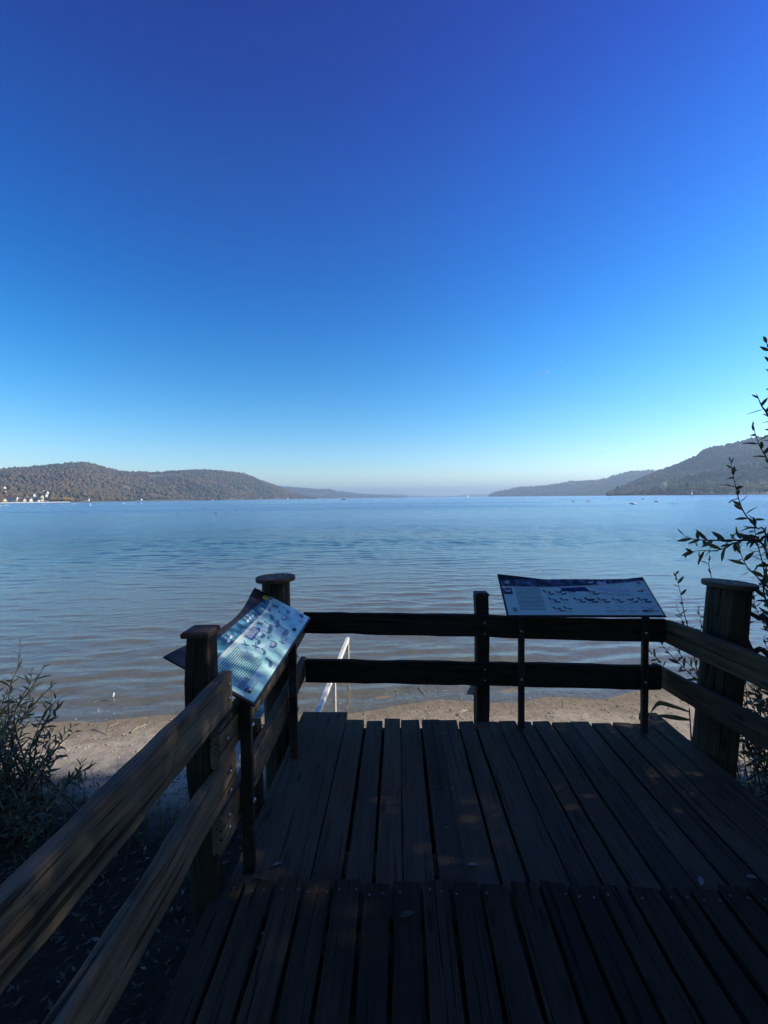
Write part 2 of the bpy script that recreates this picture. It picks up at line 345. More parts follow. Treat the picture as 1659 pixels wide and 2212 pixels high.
def lake_z(X_, Y_):
    z = np.zeros_like(X_); gust = 0.75 + 0.9 * fbm(X_ * .13, Y_ * .22, 3)
    d = Y_ - shore(X_); far = np.clip(1 - (Y_ - 28) / 26, 0, 1) * np.clip(1 - (np.abs(X_) - 22) / 14, 0, 1)
    for (kx, ky, a, p, lam) in WV:
        f_ = far * (np.clip(1 - (Y_ - 17) / 18, 0, 1) if lam < .5 else 1)
        z += a * f_ * np.sin(kx * X_ + ky * Y_ + p + 1.3 * fbm(X_ * .4 + lam * 9, Y_ * .4, 2))
    sw = np.exp(-((d - .9) / .8) ** 2) * 0.012 * np.sin(2 * math.pi * (d / 0.42) + 1.5 * fbm(X_ * .7, Y_ * .2, 2) * 2)
    sh = np.clip(d / 1.2 + .25, .2, 1)
    return ZW + (z * np.clip(gust, .25, 1.6) + 0.35 * np.abs(z)) * sh + sw * far
ya = list(np.arange(3.9, 9, .035)) ; s_ = .035
while ya[-1] < 15500: s_ = s_ * (1.006 if ya[-1] < 55 else 1.25); ya.append(ya[-1] + s_)
lx = axis(-9, 10, 0.075, -14000, 14000, 1.035)
lx = np.unique(np.concatenate([axis(-11, 11, 0.085, -30, 30, 1.02), axis(-30, 30, 60, -14000, 14000, 1.6)]))
yb = np.concatenate([[-14000, -5000, -1500, -500, -150, -60, -20, -5, 1, 3], np.array(ya)])
lake = struct(grid('lake', lx, yb, lake_z, M['lake']))

# ---- hills across the lake
def autumn(name, cols, spread=0.02):
    m, t, b = mat(name); ge = N(t, 'ShaderNodeNewGeometry'); tc = N(t, 'ShaderNodeTexCoord')
    n = noise(t, tc.outputs['Object'], 0.0045, 4, .65)
    f = mth(t, 'ADD', mth(t, 'MULTIPLY', ge.outputs['Random Per Island'], .26), mth(t, 'ADD', mth(t, 'MULTIPLY', ramp(t, n, [(.32, (0, 0, 0)), (.68, (1, 1, 1))]), .42), mth(t, 'MULTIPLY', noise(t, tc.outputs['Object'], 0.016, 3, .6), .3)))
    L(t, ramp(t, f, [(0.1 + 0.75 * q / (len(cols) - 1), c) for q, c in enumerate(cols)]), b.inputs['Base Color'])
    b.inputs['Roughness'].default_value = 0.95; b.inputs['Specular IOR Level'].default_value = 0.05; return m
M['forest'] = autumn('autumn_forest', [(0.025, 0.036, 0.024), (0.065, 0.074, 0.042), (0.105, 0.094, 0.055), (0.15, 0.112, 0.062), (0.135, 0.085, 0.05), (0.21, 0.16, 0.085)])
m, t, b = mat('meadow'); M['meadow'] = m; tc = N(t, 'ShaderNodeTexCoord')
L(t, ramp(t, noise(t, tc.outputs['Object'], 0.012, 5, .6), [(0.3, (0.07, 0.075, 0.035)), (0.5, (0.12, 0.105, 0.06)), (0.7, (0.2, 0.165, 0.1))]), b.inputs['Base Color']); b.inputs['Roughness'].default_value = 0.95
HILLS = {}
def hill(name, cols, trees, tsize, lift=1.0, plain_v=0.10, gully=0.34, fields=()):
    "cols: (pixel x, pixel y of the skyline, distance of its shore, distance of its ridge)"
    cols = np.array(cols, float); nx = 260; xs = np.linspace(cols[0, 0], cols[-1, 0], nx)
    yt, ys_, yr = (np.interp(xs, cols[:, 0], cols[:, k]) for k in (1, 2, 3))
    rays = np.array([ray(x, hor(x)) for x in xs]); dirx = rays[:, 0] / rays[:, 1]
    zt = HC + (hor(xs) - yt) * yr / F / np.sqrt(1 + 0)          # height of the skyline
    zt = np.maximum(zt - tsize * 0.8, 0.6)
    vv = np.concatenate([np.linspace(0, 1, 46), np.linspace(1.06, 1.7, 10)])
    U = np.repeat(np.arange(nx)[:, None], len(vv), 1); Vv = np.repeat(vv[None], nx, 0)
    Yw = ys_[:, None] + (yr - ys_)[:, None] * Vv; Xw = dirx[:, None] * Yw
    s = np.where(Vv < 1, np.clip((Vv - plain_v) / (1 - plain_v), 0, 1) ** 1.1 * (1 - .0) + .05 * np.clip(Vv / plain_v, 0, 1) * np.clip((1 - Vv) / (1 - plain_v), 0, 1), 1 - (Vv - 1) * 1.0)
    g = -np.abs(fbm(Xw / 260 + 3, Yw / 420, 3)) * 1.6 + .3
    Z = ZW + .3 + zt[:, None] * (s + gully * g * np.clip(Vv * (1 - Vv) * 4, 0, 1)) * lift
    Z[:, 0] = ZW - 2
    V = np.stack([Xw, Yw, Z], -1); ny = len(vv); i = np.arange(nx - 1)[:, None] * ny + np.arange(ny - 1)[None]
    T = np.stack([i, i + ny, i + ny + 1, i + 1], -1).reshape(-1, 4)
    o = struct(npmesh(name, V.reshape(-1, 3), T, M['meadow'], True)); HILLS[name] = (xs, V, vv)
    # the wood on it, one mass
    u = rng.random(trees * 2) * (nx - 1.001); v_ = rng.random(trees * 2) ** 0.85 * 1.12
    iu = u.astype(int); fu = u - iu; jv = np.clip(np.searchsorted(vv, v_) - 1, 0, ny - 2); fv = (v_ - vv[jv]) / (vv[jv + 1] - vv[jv])
    P = (V[iu, jv] * ((1 - fu) * (1 - fv))[:, None] + V[iu + 1, jv] * (fu * (1 - fv))[:, None] + V[iu, jv + 1] * ((1 - fu) * fv)[:, None] + V[iu + 1, jv + 1] * (fu * fv)[:, None])
    px_ = cols[0, 0] + u / (nx - 1) * (cols[-1, 0] - cols[0, 0])
    keep = (v_ > plain_v * .9) | ((v_ > .02) & (rng.random(len(v_)) < .12)); keep &= (fbm(P[:, 0] / 150, P[:, 1] / 150, 2) > -.42) | (v_ > .9)
    for (xa, xb, va, vb) in fields: keep &= ~((px_ > xa) & (px_ < xb) & (v_ > va) & (v_ < vb))
    P = P[keep][:trees]; n = len(P)
    oct_ = np.array([(1, 0, .45), (0.3, .95, .4), (-.8, .6, .5), (-.8, -.6, .4), (.3, -.95, .5), (.45, .3, .85), (-.45, .2, .9), (.05, -.5, .85), (0, 0, 1.02), (0, 0, 0)])
    ft = np.array([(0, 1, 5), (1, 6, 5), (1, 2, 6), (2, 3, 6), (3, 7, 6), (3, 4, 7), (4, 0, 7), (0, 5, 7), (5, 6, 8), (6, 7, 8), (7, 5, 8), (1, 0, 9), (2, 1, 9), (3, 2, 9), (4, 3, 9), (0, 4, 9)])
    sc = tsize * rng.uniform(.45, 1.3, (n, 1, 1)) * np.concatenate([rng.uniform(.5, .8, (n, 1, 2)), rng.uniform(.8, 1.25, (n, 1, 1))], 2)
    a = rng.uniform(0, 6.28, n); ca, sa = np.cos(a)[:, None], np.sin(a)[:, None]
    B = oct_[None] * (1 + rng.normal(0, .1, (n, len(oct_), 3)))
    B = np.stack([B[:, :, 0] * ca - B[:, :, 1] * sa, B[:, :, 0] * sa + B[:, :, 1] * ca, B[:, :, 2]], -1) * sc + P[:, None]
    Tt = (ft[None] + (np.arange(n) * len(oct_))[:, None, None]).reshape(-1, 3)
    fo = npmesh('forest', B.reshape(-1, 3), Tt, M['forest'], True); fo['kind'] = 'stuff'; return o
def on_hill(name, px, v):
    "point of the hill's surface in pixel column px, v = 0 at its shore, 1 at its ridge"
    xs, V, vv = HILLS[name]; u = np.interp(px, xs, np.arange(len(xs))); i = min(int(u), len(xs) - 2); f = u - i
    j = min(max(np.searchsorted(vv, v) - 1, 0), len(vv) - 2); g = (v - vv[j]) / (vv[j + 1] - vv[j])
    return Vector((V[i, j] * (1 - f) + V[i + 1, j] * f) * (1 - g) + (V[i, j + 1] * (1 - f) + V[i + 1, j + 1] * f) * g)
def at_row(name, px, py):
    best = None
    for v in np.linspace(0.015, .6, 90):
        p = on_hill(name, px, v); y = hor(px) - (p.z - HC) / p.y * F
        if best is None or abs(y - py) < best[0]: best = (abs(y - py), p)
    return best[1]
lc = [(-420, 1030), (-250, 1010), (-120, 1020), (0, 130), (90, 122), (180, 115), (270, 103), (365, 99), (400, 105), (440, 118), (500, 134), (560, 142), (640, 143), (720, 140), (800, 135), (890, 132), (960, 138), (1050, 148), (1090, 165), (1140, 185), (1190, 203), (1240, 225), (1300, 246), (1360, 258)]
LX = lambda x: x * .5035 if x >= 0 else x
LYv = lambda y: 946.7 + y * .5035 if y < 400 else y
lcols = [(LX(a), LYv(b_), float(np.interp(LX(a), [-420, 0, 170, 350, 500, 620, 700], [650, 880, 1150, 1600, 2200, 3000, 3600])), float(np.interp(LX(a), [-420, 0, 170, 350, 500, 620, 700], [1500, 1850, 2100, 2500, 3000, 3600, 4100]))) for a, b_ in lc]
hill('hill', lcols, 26000, 11.5, fields=((322, 388, .78, .97), (0, 110, 0, .16)))
l2 = [(1080, 215), (1210, 205), (1300, 212), (1370, 218), (1410, 215), (1440, 225), (1500, 232), (1550, 238), (1659, 244), (1750, 250)]
hill('far_hill', [(a * .5035, 946.7 + b_ * .5035, 4200 + (a - 1080) * 4, 5600 + (a - 1080) * 4) for a, b_ in l2], 3500, 18, plain_v=.05)
RX = lambda x: 835.3 + x * .4965
RY = lambda y: 918.9 + y * .4965
r2 = [(445, 303), (455, 297), (480, 288), (580, 268), (680, 263), (800, 244), (940, 235), (1040, 203), (1140, 197), (1230, 190), (1330, 180), (1450, 175), (1700, 170)]
hill('far_ridge', [(RX(a), RY(b_), float(np.interp(a, [445, 1000, 1700], [4600, 3000, 2600])), float(np.interp(a, [445, 1000, 1700], [5200, 4000, 3700]))) for a, b_ in r2], 5000, 17, plain_v=.05)
r1 = [(960, 296), (990, 280), (1060, 250), (1140, 215), (1230, 184), (1290, 160), (1340, 140), (1380, 108), (1450, 92), (1530, 78), (1600, 60), (1659, 52), (1800, 25), (2100, 10), (2500, 60)]
rcols = [(RX(a), RY(b_), float(np.interp(a, [960, 1200, 1659, 2500], [1500, 1250, 1050, 800])), float(np.interp(a, [960, 1200, 1659, 2500], [2300, 2050, 1800, 1500]))) for a, b_ in r1]
hill('hillside', rcols, 20000, 11, plain_v=.14, fields=((1500, 1640, .2, .34), (1560, 1660, .45, .5)))
hill('distant_hill', [(760, 1072, 11000, 12000), (835, 1067.5, 11000, 12000), (856, 1066.4, 11000, 12000), (890, 1070.5, 11000, 12000), (960, 1072.5, 11000, 12000), (992, 1070, 11000, 12000), (1014, 1067.6, 11000, 12000), (1058, 1066.8, 11000, 12000), (1140, 1064, 11000, 12000)], 1200, 22, plain_v=.03)

# ---- the air between: even haze round the scene
hv, hf = box_arrays(-15500, 15500, -15500, 17000, -9.5, 330)
m = bpy.data.materials.new('haze'); m.use_nodes = True; t = m.node_tree; t.nodes.clear()
pv = N(t, 'ShaderNodeVolumePrincipled'); pv.inputs['Color'].default_value = (0.62, 0.82, 1.0, 1); pv.inputs['Density'].default_value = 1.65e-4; pv.inputs['Anisotropy'].default_value = 0.25
L(t, pv.outputs[0], N(t, 'ShaderNodeOutputMaterial').inputs['Volume'])
hz = link('haze', hv, hf, m); hz['kind'] = 'stuff'

# ================================================================== VIEWING PLATFORM
def plank(parent, x0, x1, y0, y1, ztop, th, m, name='plank', tilt=0.0):
    xc = (x0 + x1) / 2
    p0, p1 = Vector((xc, y0, ztop - th)), Vector((xc, y1, ztop - th + tilt))
    return timber(name, p0, p1, x1 - x0, th, m, parent, r=0.004, wob=0.0012, endchip=0.012, seg=14)
plat = thing('viewing_platform', 'dark plank viewing platform over the beach, fenced on three sides', 'platform', (0.6, 2.3, 0))
TH = 0.045
# gaps between the boards as seen along the front edge (pixels), turned into metres
fx = lambda px: (px - VPX) / F * 3.0
c4 = lambda c: (1000 + c / 2.074) / 1.7957
c5 = lambda c: (1700 + c / 1.659) / 1.7957
edges = [(c4(688), c4(833)), (c4(852), c4(983)), (c4(1000), c4(1129)), (c4(1132), c4(1284)), (c4(1303), c4(1447)), (c4(1454), c5(-7)), (c5(3), c5(110)), (c5(121), c5(214)),
         (c5(226), c5(373)), (c5(376), c5(489)), (c5(497), c5(584)), (c5(595), c5(705)), (c5(717), c5(836)), (c5(840), c5(955)), (c5(966), c5(1088)), (c5(1102), c5(1212)), (c5(1216), c5(1330))]
PL = []
for q, (a, b_) in enumerate(edges):
    yf = 3.01 + rng.uniform(-.012, .012) - (0.012 if q > 6 else 0)
    o = plank(plat, fx(a), fx(b_), 1.56, yf, rng.uniform(-.003, .003), TH, M['deck'], tilt=rng.uniform(-.003, .003)); PL.append((o, fx(b_) - fx(a), yf - 1.56))
# wide planks laid along both sides
plank(plat, -0.745, fx(c4(684)), 1.56, 3.12, 0.004, 0.055, M['deck'])
plank(plat, fx(c5(1336)), 1.945, 1.5, 3.13, 0.002, 0.055, M['deck'])
for y, w_ in ((1.75, .12), (2.28, .38), (2.79, .42)): timber('joist', (-.72, y, -.208), (1.92, y, -.208), w_, .158, M['post'], plat)
for x in (-.6, .65, 1.9): 
    for y in (1.75, 2.62): timber('leg', (x, y, gz(x, y) - .3), (x, y, -.212), .1, .1, M['post'], plat, up=Vector((1, 0, 0)))
# ---- boardwalk that leads up onto it
walk = thing('boardwalk', 'cracked narrow plank boardwalk with screw heads leading onto the platform', 'boardwalk', (0.5, 0.5, 0))
SLOPE = 0.045
g2 = lambda c: (800 + c / 1.508) / 1.7957
g3 = lambda c: (1800 + c / 1.407) / 1.7957
YE = 1.695; ZT = 0.033
cents = [g2(350), g2(525), g2(702), g2(880), g2(1053), g2(1233), g2(1412), g2(1588), g3(240), g3(405), g3(562), g3(728), g3(893), g3(1062), g3(1225), g3(1385), g3(1548)]
xs_ = [(c - VPX) / F * YE * 0.985 for c in cents]
xs_ = [xs_[0] - 2 * .128, xs_[0] - .128] + xs_ + [xs_[-1] + .13 * k for k in range(1, 5)]
def disc(name, r, h, m, n=10, dome=0.0):
    prof = [(r, 0), (r, h * .6), (r * .8, h)] if dome == 0 else [(r, 0), (r * .96, h * .35), (r * .75, h * .75), (r * .35, h)]
    o = lathe(name, prof, m, None, Matrix.Identity(4), n); return o
screw0 = disc('screw', 0.0048, 0.002, M['screw'], 10); scmesh = screw0.data; bpy.data.objects.remove(screw0)
for o, w_, ln in PL:
    for x in (ln - .17, ln - .72):
        for s_ in (-.27, .27):
            s = bpy.data.objects.new('screw', scmesh); COL.objects.link(s); s.parent = o; s.matrix_basis = Matrix.Translation((x + rng.uniform(-.01, .01), w_ * s_, TH - .0006))
for q in range(len(xs_) - 1):
    a, b_ = xs_[q] + .0065, xs_[q + 1] - .0065
    if b_ - a < .04: continue
    y0 = -1.9; ye = YE + rng.uniform(-.012, .012)
    p0 = Vector(((a + b_) / 2, y0, ZT - TH - SLOPE * (ye - y0))); p1 = Vector(((a + b_) / 2 + rng.uniform(-.002, .002), ye, ZT - TH + rng.uniform(-.002, .002)))
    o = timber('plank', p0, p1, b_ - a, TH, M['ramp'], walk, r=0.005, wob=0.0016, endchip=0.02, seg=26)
    ln = (p1 - p0).length
    for sx_ in (-.3, .28):
        if -.75 < p1.x < 1.5 and rng.random() < .85:
            s = bpy.data.objects.new('screw', scmesh); COL.objects.link(s); s.parent = o
            s.matrix_basis = Matrix.Translation((ln - .055 + rng.uniform(-.006, .006), (b_ - a) * (sx_ + rng.uniform(-.1, .1)), TH - .0006))
for y in (1.42, .3, -1.0): timber('joist', (-.75, y, ZT - TH - SLOPE * (1.67 - y) - .15), (2.1, y, ZT - TH - SLOPE * (1.67 - y) - .15), .09, .14, M['post'], walk)
for x in (-.6, 1.9):
    for y in (.3, -1.0):
        z = ZT - TH - SLOPE * (1.67 - y) - .152; timber('leg', (x, y, gz(x, y) - .3), (x, y, z), .1, .1, M['post'], walk, up=Vector((1, 0, 0)))

# ---- railings
TK = 0.048
bolt0 = disc('bolt', 0.012, 0.009, M['bolt'], 12, dome=1); bomesh = bolt0.data; bpy.data.objects.remove(bolt0)
def bolt(parent, p, n, s=1.0, name='bolt'):
    o = bpy.data.objects.new(name, bomesh); COL.objects.link(o)
    put(o, parent, Matrix.Translation(p) @ Vector(n).to_track_quat('Z', 'Y').to_matrix().to_4x4() @ Matrix.Scale(s, 4)); return o
def rail(parent, pa, pb, h, m, side, **kw):
    "board whose inner face's lower edge runs from pa to pb; side = direction its thickness lies in"
    s = Vector(side).normalized() * TK / 2
    return timber('rail', Vector(pa) + s, Vector(pb) + s, TK, h, m, parent, r=0.007, wob=0.0022, endchip=0.006, **kw)
XI = -0.70
# left side of the boardwalk
rl = thing('railing', 'two grey weathered boards with sun flecks along the left of the boardwalk', 'railing', (-.75, .6, 0))
a = rail(rl, (XI, -1.3, .785), (XI, 1.685, .770), .165, M['rail'], (-1, 0, 0))
for z in (.83, .89): bolt(a, (XI, 1.65, z), (1, 0, 0), .7)
a = rail(rl, (XI, -1.3, .392), (XI - .004, 1.718, .413), .168, M['rail'], (-1, 0, 0))
for z in (.45, .53): bolt(a, (XI, 1.64, z), (1, 0, 0), .7)
pz = gz(-.8, 1.67)
po = timber('post', (-.804, 1.684, pz - .3), (-.804, 1.684, 1.105), .106, .1, M['post'], rl, up=Vector((0, -1, 0)), r=.01, wob=.003); po.location.y -= 0
cp = lathe('cap', [(.076, 0), (.079, .005), (.079, .017), (.07, .024), (.02, .026)], M['cap'], po, Matrix.Translation((-.804, 1.634, 1.103)) @ Matrix.Rotation(R_(45), 4, 'Z'), 4, 0, smooth=False)
timber('post', (-.79, -.6, gz(-.8, -.6) - .3), (-.79, -.6, 1.0), .106, .1, M['post'], rl, up=Vector((0, -1, 0)), r=.01)
# left side of the platform
rp = thing('railing', 'two old boards on the left of the platform behind the tilted panel', 'railing', (-.74, 2.3, 0))
a = rail(rp, (XI, 1.556, .587), (XI - .006, 3.13, .605), .165, M['rail'], (-1, 0, 0)); bolt(a, (XI, 1.62, .68), (1, 0, 0), .7)
a = rail(rp, (XI, 1.556, .243), (XI - .006, 3.12, .28), .16, M['rail'], (-1, 0, 0)); bolt(a, (XI, 1.62, .31), (1, 0, 0), .7); bolt(a, (XI, 1.62, .36), (1, 0, 0), .7)
timber('post', (-.79, 2.98, gz(-.8, 2.98) - .3), (-.79, 2.98, .72), .08, .08, M['post'], rp, up=Vector((0, -1, 0)), r=.01)
timber('post', (-.79, 2.2, gz(-.8, 2.2) - .3), (-.79, 2.2, .45), .08, .08, M['post'], rp, up=Vector((0, -1, 0)), r=.01)
# front
YF = lambda x: 3.03 - (x + .72) * .05
rf = thing('railing', 'two dark horizontal boards along the lake side of the platform', 'railing', (.6, 3.0, 0))
def W3(px, py, off=0):
    x = 0
    for _ in range(6): p = W(px, py, YF(x) + off); x = p.x
    return p
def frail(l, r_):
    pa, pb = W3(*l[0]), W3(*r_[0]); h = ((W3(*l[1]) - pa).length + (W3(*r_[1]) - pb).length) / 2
    return rail(rf, pa, pb, h, M['rail_shaded'], (0.05, 1, 0))
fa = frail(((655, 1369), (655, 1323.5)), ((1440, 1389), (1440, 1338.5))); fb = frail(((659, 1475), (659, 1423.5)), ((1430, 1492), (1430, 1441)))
p = W(1046, 1560, 2.99)
for a, z in ((fa, .70), (fb, .36)):
    for dz in (-.04, .04): bolt(a, (p.x, YF(p.x) - .0005, z + dz), (0, -1, 0), .6)
po = timber('post', (p.x, 3.11, gz(p.x, 3.06) - .3), (p.x - .006, 3.11, W(1046, 1290, 2.99).z), .098, .1, M['post'], rf, up=Vector((0, -1, 0)), r=.008, wob=.002)
lathe('cap', [(.06, 0), (.072, .006), (.072, .016), (.05, .024)], M['cap'], po, Matrix.Translation((p.x - .006, 3.06, W(1046, 1290, 2.99).z - .001)) @ Matrix.Rotation(R_(45), 4, 'Z'), 4, 0, smooth=False)
# right side, past the frame towards the camera
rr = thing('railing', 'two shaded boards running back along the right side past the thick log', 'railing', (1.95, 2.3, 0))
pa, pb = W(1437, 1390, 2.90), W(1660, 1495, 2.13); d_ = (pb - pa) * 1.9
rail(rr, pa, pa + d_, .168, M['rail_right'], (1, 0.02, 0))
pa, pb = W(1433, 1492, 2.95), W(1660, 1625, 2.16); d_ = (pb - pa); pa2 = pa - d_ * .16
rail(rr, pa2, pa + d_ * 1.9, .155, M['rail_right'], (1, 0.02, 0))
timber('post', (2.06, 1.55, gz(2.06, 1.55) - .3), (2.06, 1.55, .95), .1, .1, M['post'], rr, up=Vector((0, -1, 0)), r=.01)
# ---- thick log piles with plank caps
def log_pile(label, p, top, r, lean, capr, tilt):
    o = thing('log_pile', label, 'log post', (p[0], p[1], gz(p[0], p[1])))
    n = 16; z0 = gz(p[0], p[1]) - .3; prof = []
    ax = Vector((lean[0], lean[1], top - z0)); ln = ax.length; mw = frame((p[0], p[1], z0), ax, Vector((0, 1, 0)))
    V = []; Fc = []; k = 40; ph = rng.uniform(0, 6.28, 5)
    for i in range(n + 1):
        x = ln * i / n; rr_ = r * (1.04 - .06 * i / n)
        for j in range(k):
            a = 2 * math.pi * j / k; q = rr_ * (1 + .02 * math.sin(2 * a + ph[0]) + .014 * math.sin(5 * a + ph[1] + x) + .008 * math.sin(11 * a + ph[2] + 2 * x) + .012 * math.sin(17 * a + ph[3]))
            V.append((x, q * math.cos(a), q * math.sin(a)))
    for i in range(n):
        for j in range(k): w_ = (j + 1) % k; Fc.append((i * k + j, i * k + w_, (i + 1) * k + w_, (i + 1) * k + j))
    Fc.append(tuple(range(k - 1, -1, -1))); Fc.append(tuple(n * k + j for j in range(k)))
    s = link('trunk', V, Fc, M['log'], True); put(s, o, mw)
    for f in s.data.polygons: f.use_smooth = len(f.vertices) == 4
    top_p = Vector((p[0] + lean[0], p[1] + lean[1], top + .001))
    mc = Matrix.Translation(top_p) @ Matrix.Rotation(tilt[0], 4, 'X') @ Matrix.Rotation(tilt[1], 4, 'Y')
    c = lathe('cap', [(capr * .98, 0), (capr, .004), (capr, .026), (capr * .985, .03)], M['cap'], o, mc, 32, .006)
    for (a, b_) in ((-.05, -.02), (.03, .01), (.06, .05), (-.01, -.06)):
        s = bpy.data.objects.new('screw', bomesh); COL.objects.link(s); put(s, c, mc @ Matrix.Translation((a, b_, .0295)) @ Matrix.Scale(.5, 4))
    return o
log_pile('round log post with a wide screwed disc cap at the far left corner', (-.888, 2.96), 1.055, .1, (-.005, 0), .142, (R_(-.5), R_(-1)))
log_pile('thick dark leaning log post with a plank cap outside the right railing', (1.985, 2.71), 1.05, .119, (.15, .0), .146, (R_(-1), R_(3)))

# ================================================================== INFORMATION PANELS
def pm(name, stops, scale, rough=0.45, det=4, stretch=(1, 1, 1), coat=0.12):
    m, t, b = mat(name); v, r = objvec(t, False)
    L(t, ramp(t, noise(t, mapping(t, v, stretch), scale, det, .55, .6), stops), b.inputs['Base Color']); b.inputs['Roughness'].default_value = rough
    b.inputs['Coat Weight'].default_value = coat; b.inputs['Coat Roughness'].default_value = 0.12; return m
M['print_pale'] = pm('panel_sky_print', [(0.3, (0.26, 0.64, 0.54)), (0.45, (0.38, 0.67, 0.60)), (0.58, (0.48, 0.71, 0.64)), (0.72, (0.70, 0.82, 0.76))], 5, stretch=(1, 2.4, 1))
M['print_blue'] = pm('panel_blue_print', [(0.3, (0.56, 0.80, 0.62)), (0.5, (0.64, 0.86, 0.68)), (0.72, (0.80, 0.90, 0.76))], 5, stretch=(1, 2.4, 1))
M['photo_teal'] = pm('photo_print_teal', [(0.32, (0.012, 0.03, 0.045)), (0.48, (0.03, 0.12, 0.17)), (0.6, (0.10, 0.28, 0.36)), (0.75, (0.42, 0.55, 0.6))], 16, det=6)
M['photo_brown'] = pm('photo_print_brown', [(0.32, (0.01, 0.012, 0.012)), (0.48, (0.05, 0.055, 0.045)), (0.6, (0.10, 0.16, 0.24)), (0.75, (0.4, 0.42, 0.4))], 16, det=6)
def pc(name, c, r=0.4): return plain(name, c, r, 0, .12, 40, rnd=False)
M['ink'] = pc('print_ink', (0.06, 0.11, 0.13)); M['ink_soft'] = pc('print_grey', (0.09, 0.15, 0.22)); M['cream'] = pc('print_cream', (0.62, 0.66, 0.55)); M['boxblue'] = pc('print_box_blue', (0.05, 0.10, 0.30))
M['boxnavy'] = pc('print_box_navy', (0.02, 0.035, 0.10)); M['brownbird'] = pc('print_brown', (0.05, 0.035, 0.02)); M['whitebird'] = pc('print_white', (0.62, 0.66, 0.68)); M['sticker'] = pc('sticker_yellow', (0.62, 0.50, 0.04)); M['orange'] = pc('print_orange', (0.35, 0.16, 0.06))
M['darkface'] = plain('panel_steel', (0.03, 0.022, 0.02), 0.55, .3, .5, 20)
def shapes(name, polys, m, parent, mw, z):
    "flat print: polygons in panel coordinates, 0.6 mm proud of the board"
    V = []; Fc = []
    for P in polys:
        k = len(V); V += [(x, y, z) for x, y in P]; Fc.append(tuple(range(k, k + len(P))))
    o = link(name, V, Fc, m); put(o, parent, mw)
    if len(polys) > 1: o['kind'] = 'stuff'          # small print, too fine to pick apart
    return o
def textrows(x0, x1, y0, y1, rows, h, gap=.25, indent=0.0, rag=.15):
    out = []
    for k in range(rows):
        y = y1 - (y1 - y0) * (k + .5) / rows; x = x0 + rng.uniform(0, indent); xe = x1 - rng.uniform(0, rag) * (x1 - x0)
        while x < xe - .004:
            w_ = min(rng.uniform(.012, .05), xe - x); out.append([(x, y - h / 2), (x + w_, y - h / 2), (x + w_, y + h / 2), (x, y + h / 2)]); x += w_ + rng.uniform(.3, .6) * .008
    return out
DUCK = [(-.5, .05), (-.36, -.08), (-.1, -.14), (.18, -.12), (.32, 0), (.34, .14), (.46, .16), (.46, .22), (.36, .3), (.24, .3), (.17, .2), (.14, .08), (-.1, .1), (-.32, .1)]
SWAN = [(-.5, .12), (-.4, -.08), (-.1, -.16), (.2, -.12), (.3, .02), (.27, .2), (.33, .36), (.45, .36), (.5, .42), (.4, .47), (.28, .44), (.2, .28), (.21, .1), (.08, .1), (-.2, .14)]
FLY = [(-.5, .04), (-.2, .02), (-.1, .28), (.02, .3), (.08, .04), (.34, .1), (.5, .06), (.36, 0), (.1, -.06), (.0, -.3), (-.1, -.28), (-.16, -.06)]
WADE = [(-.4, .0), (-.2, -.12), (.1, -.12), (.12, -.44), (.17, -.44), (.16, -.1), (.24, .04), (.3, .26), (.5, .27), (.48, .3), (.32, .36), (.22, .32), (.18, .14), (0, .12)]
def bird(sh, x, y, s, rot=0.0, flip=1):
    c, q = math.cos(rot), math.sin(rot); P = [(x + s * (flip * a * c - b_ * q), y + s * (flip * a * q + b_ * c)) for a, b_ in sh]
    return P if flip > 0 else P[::-1]
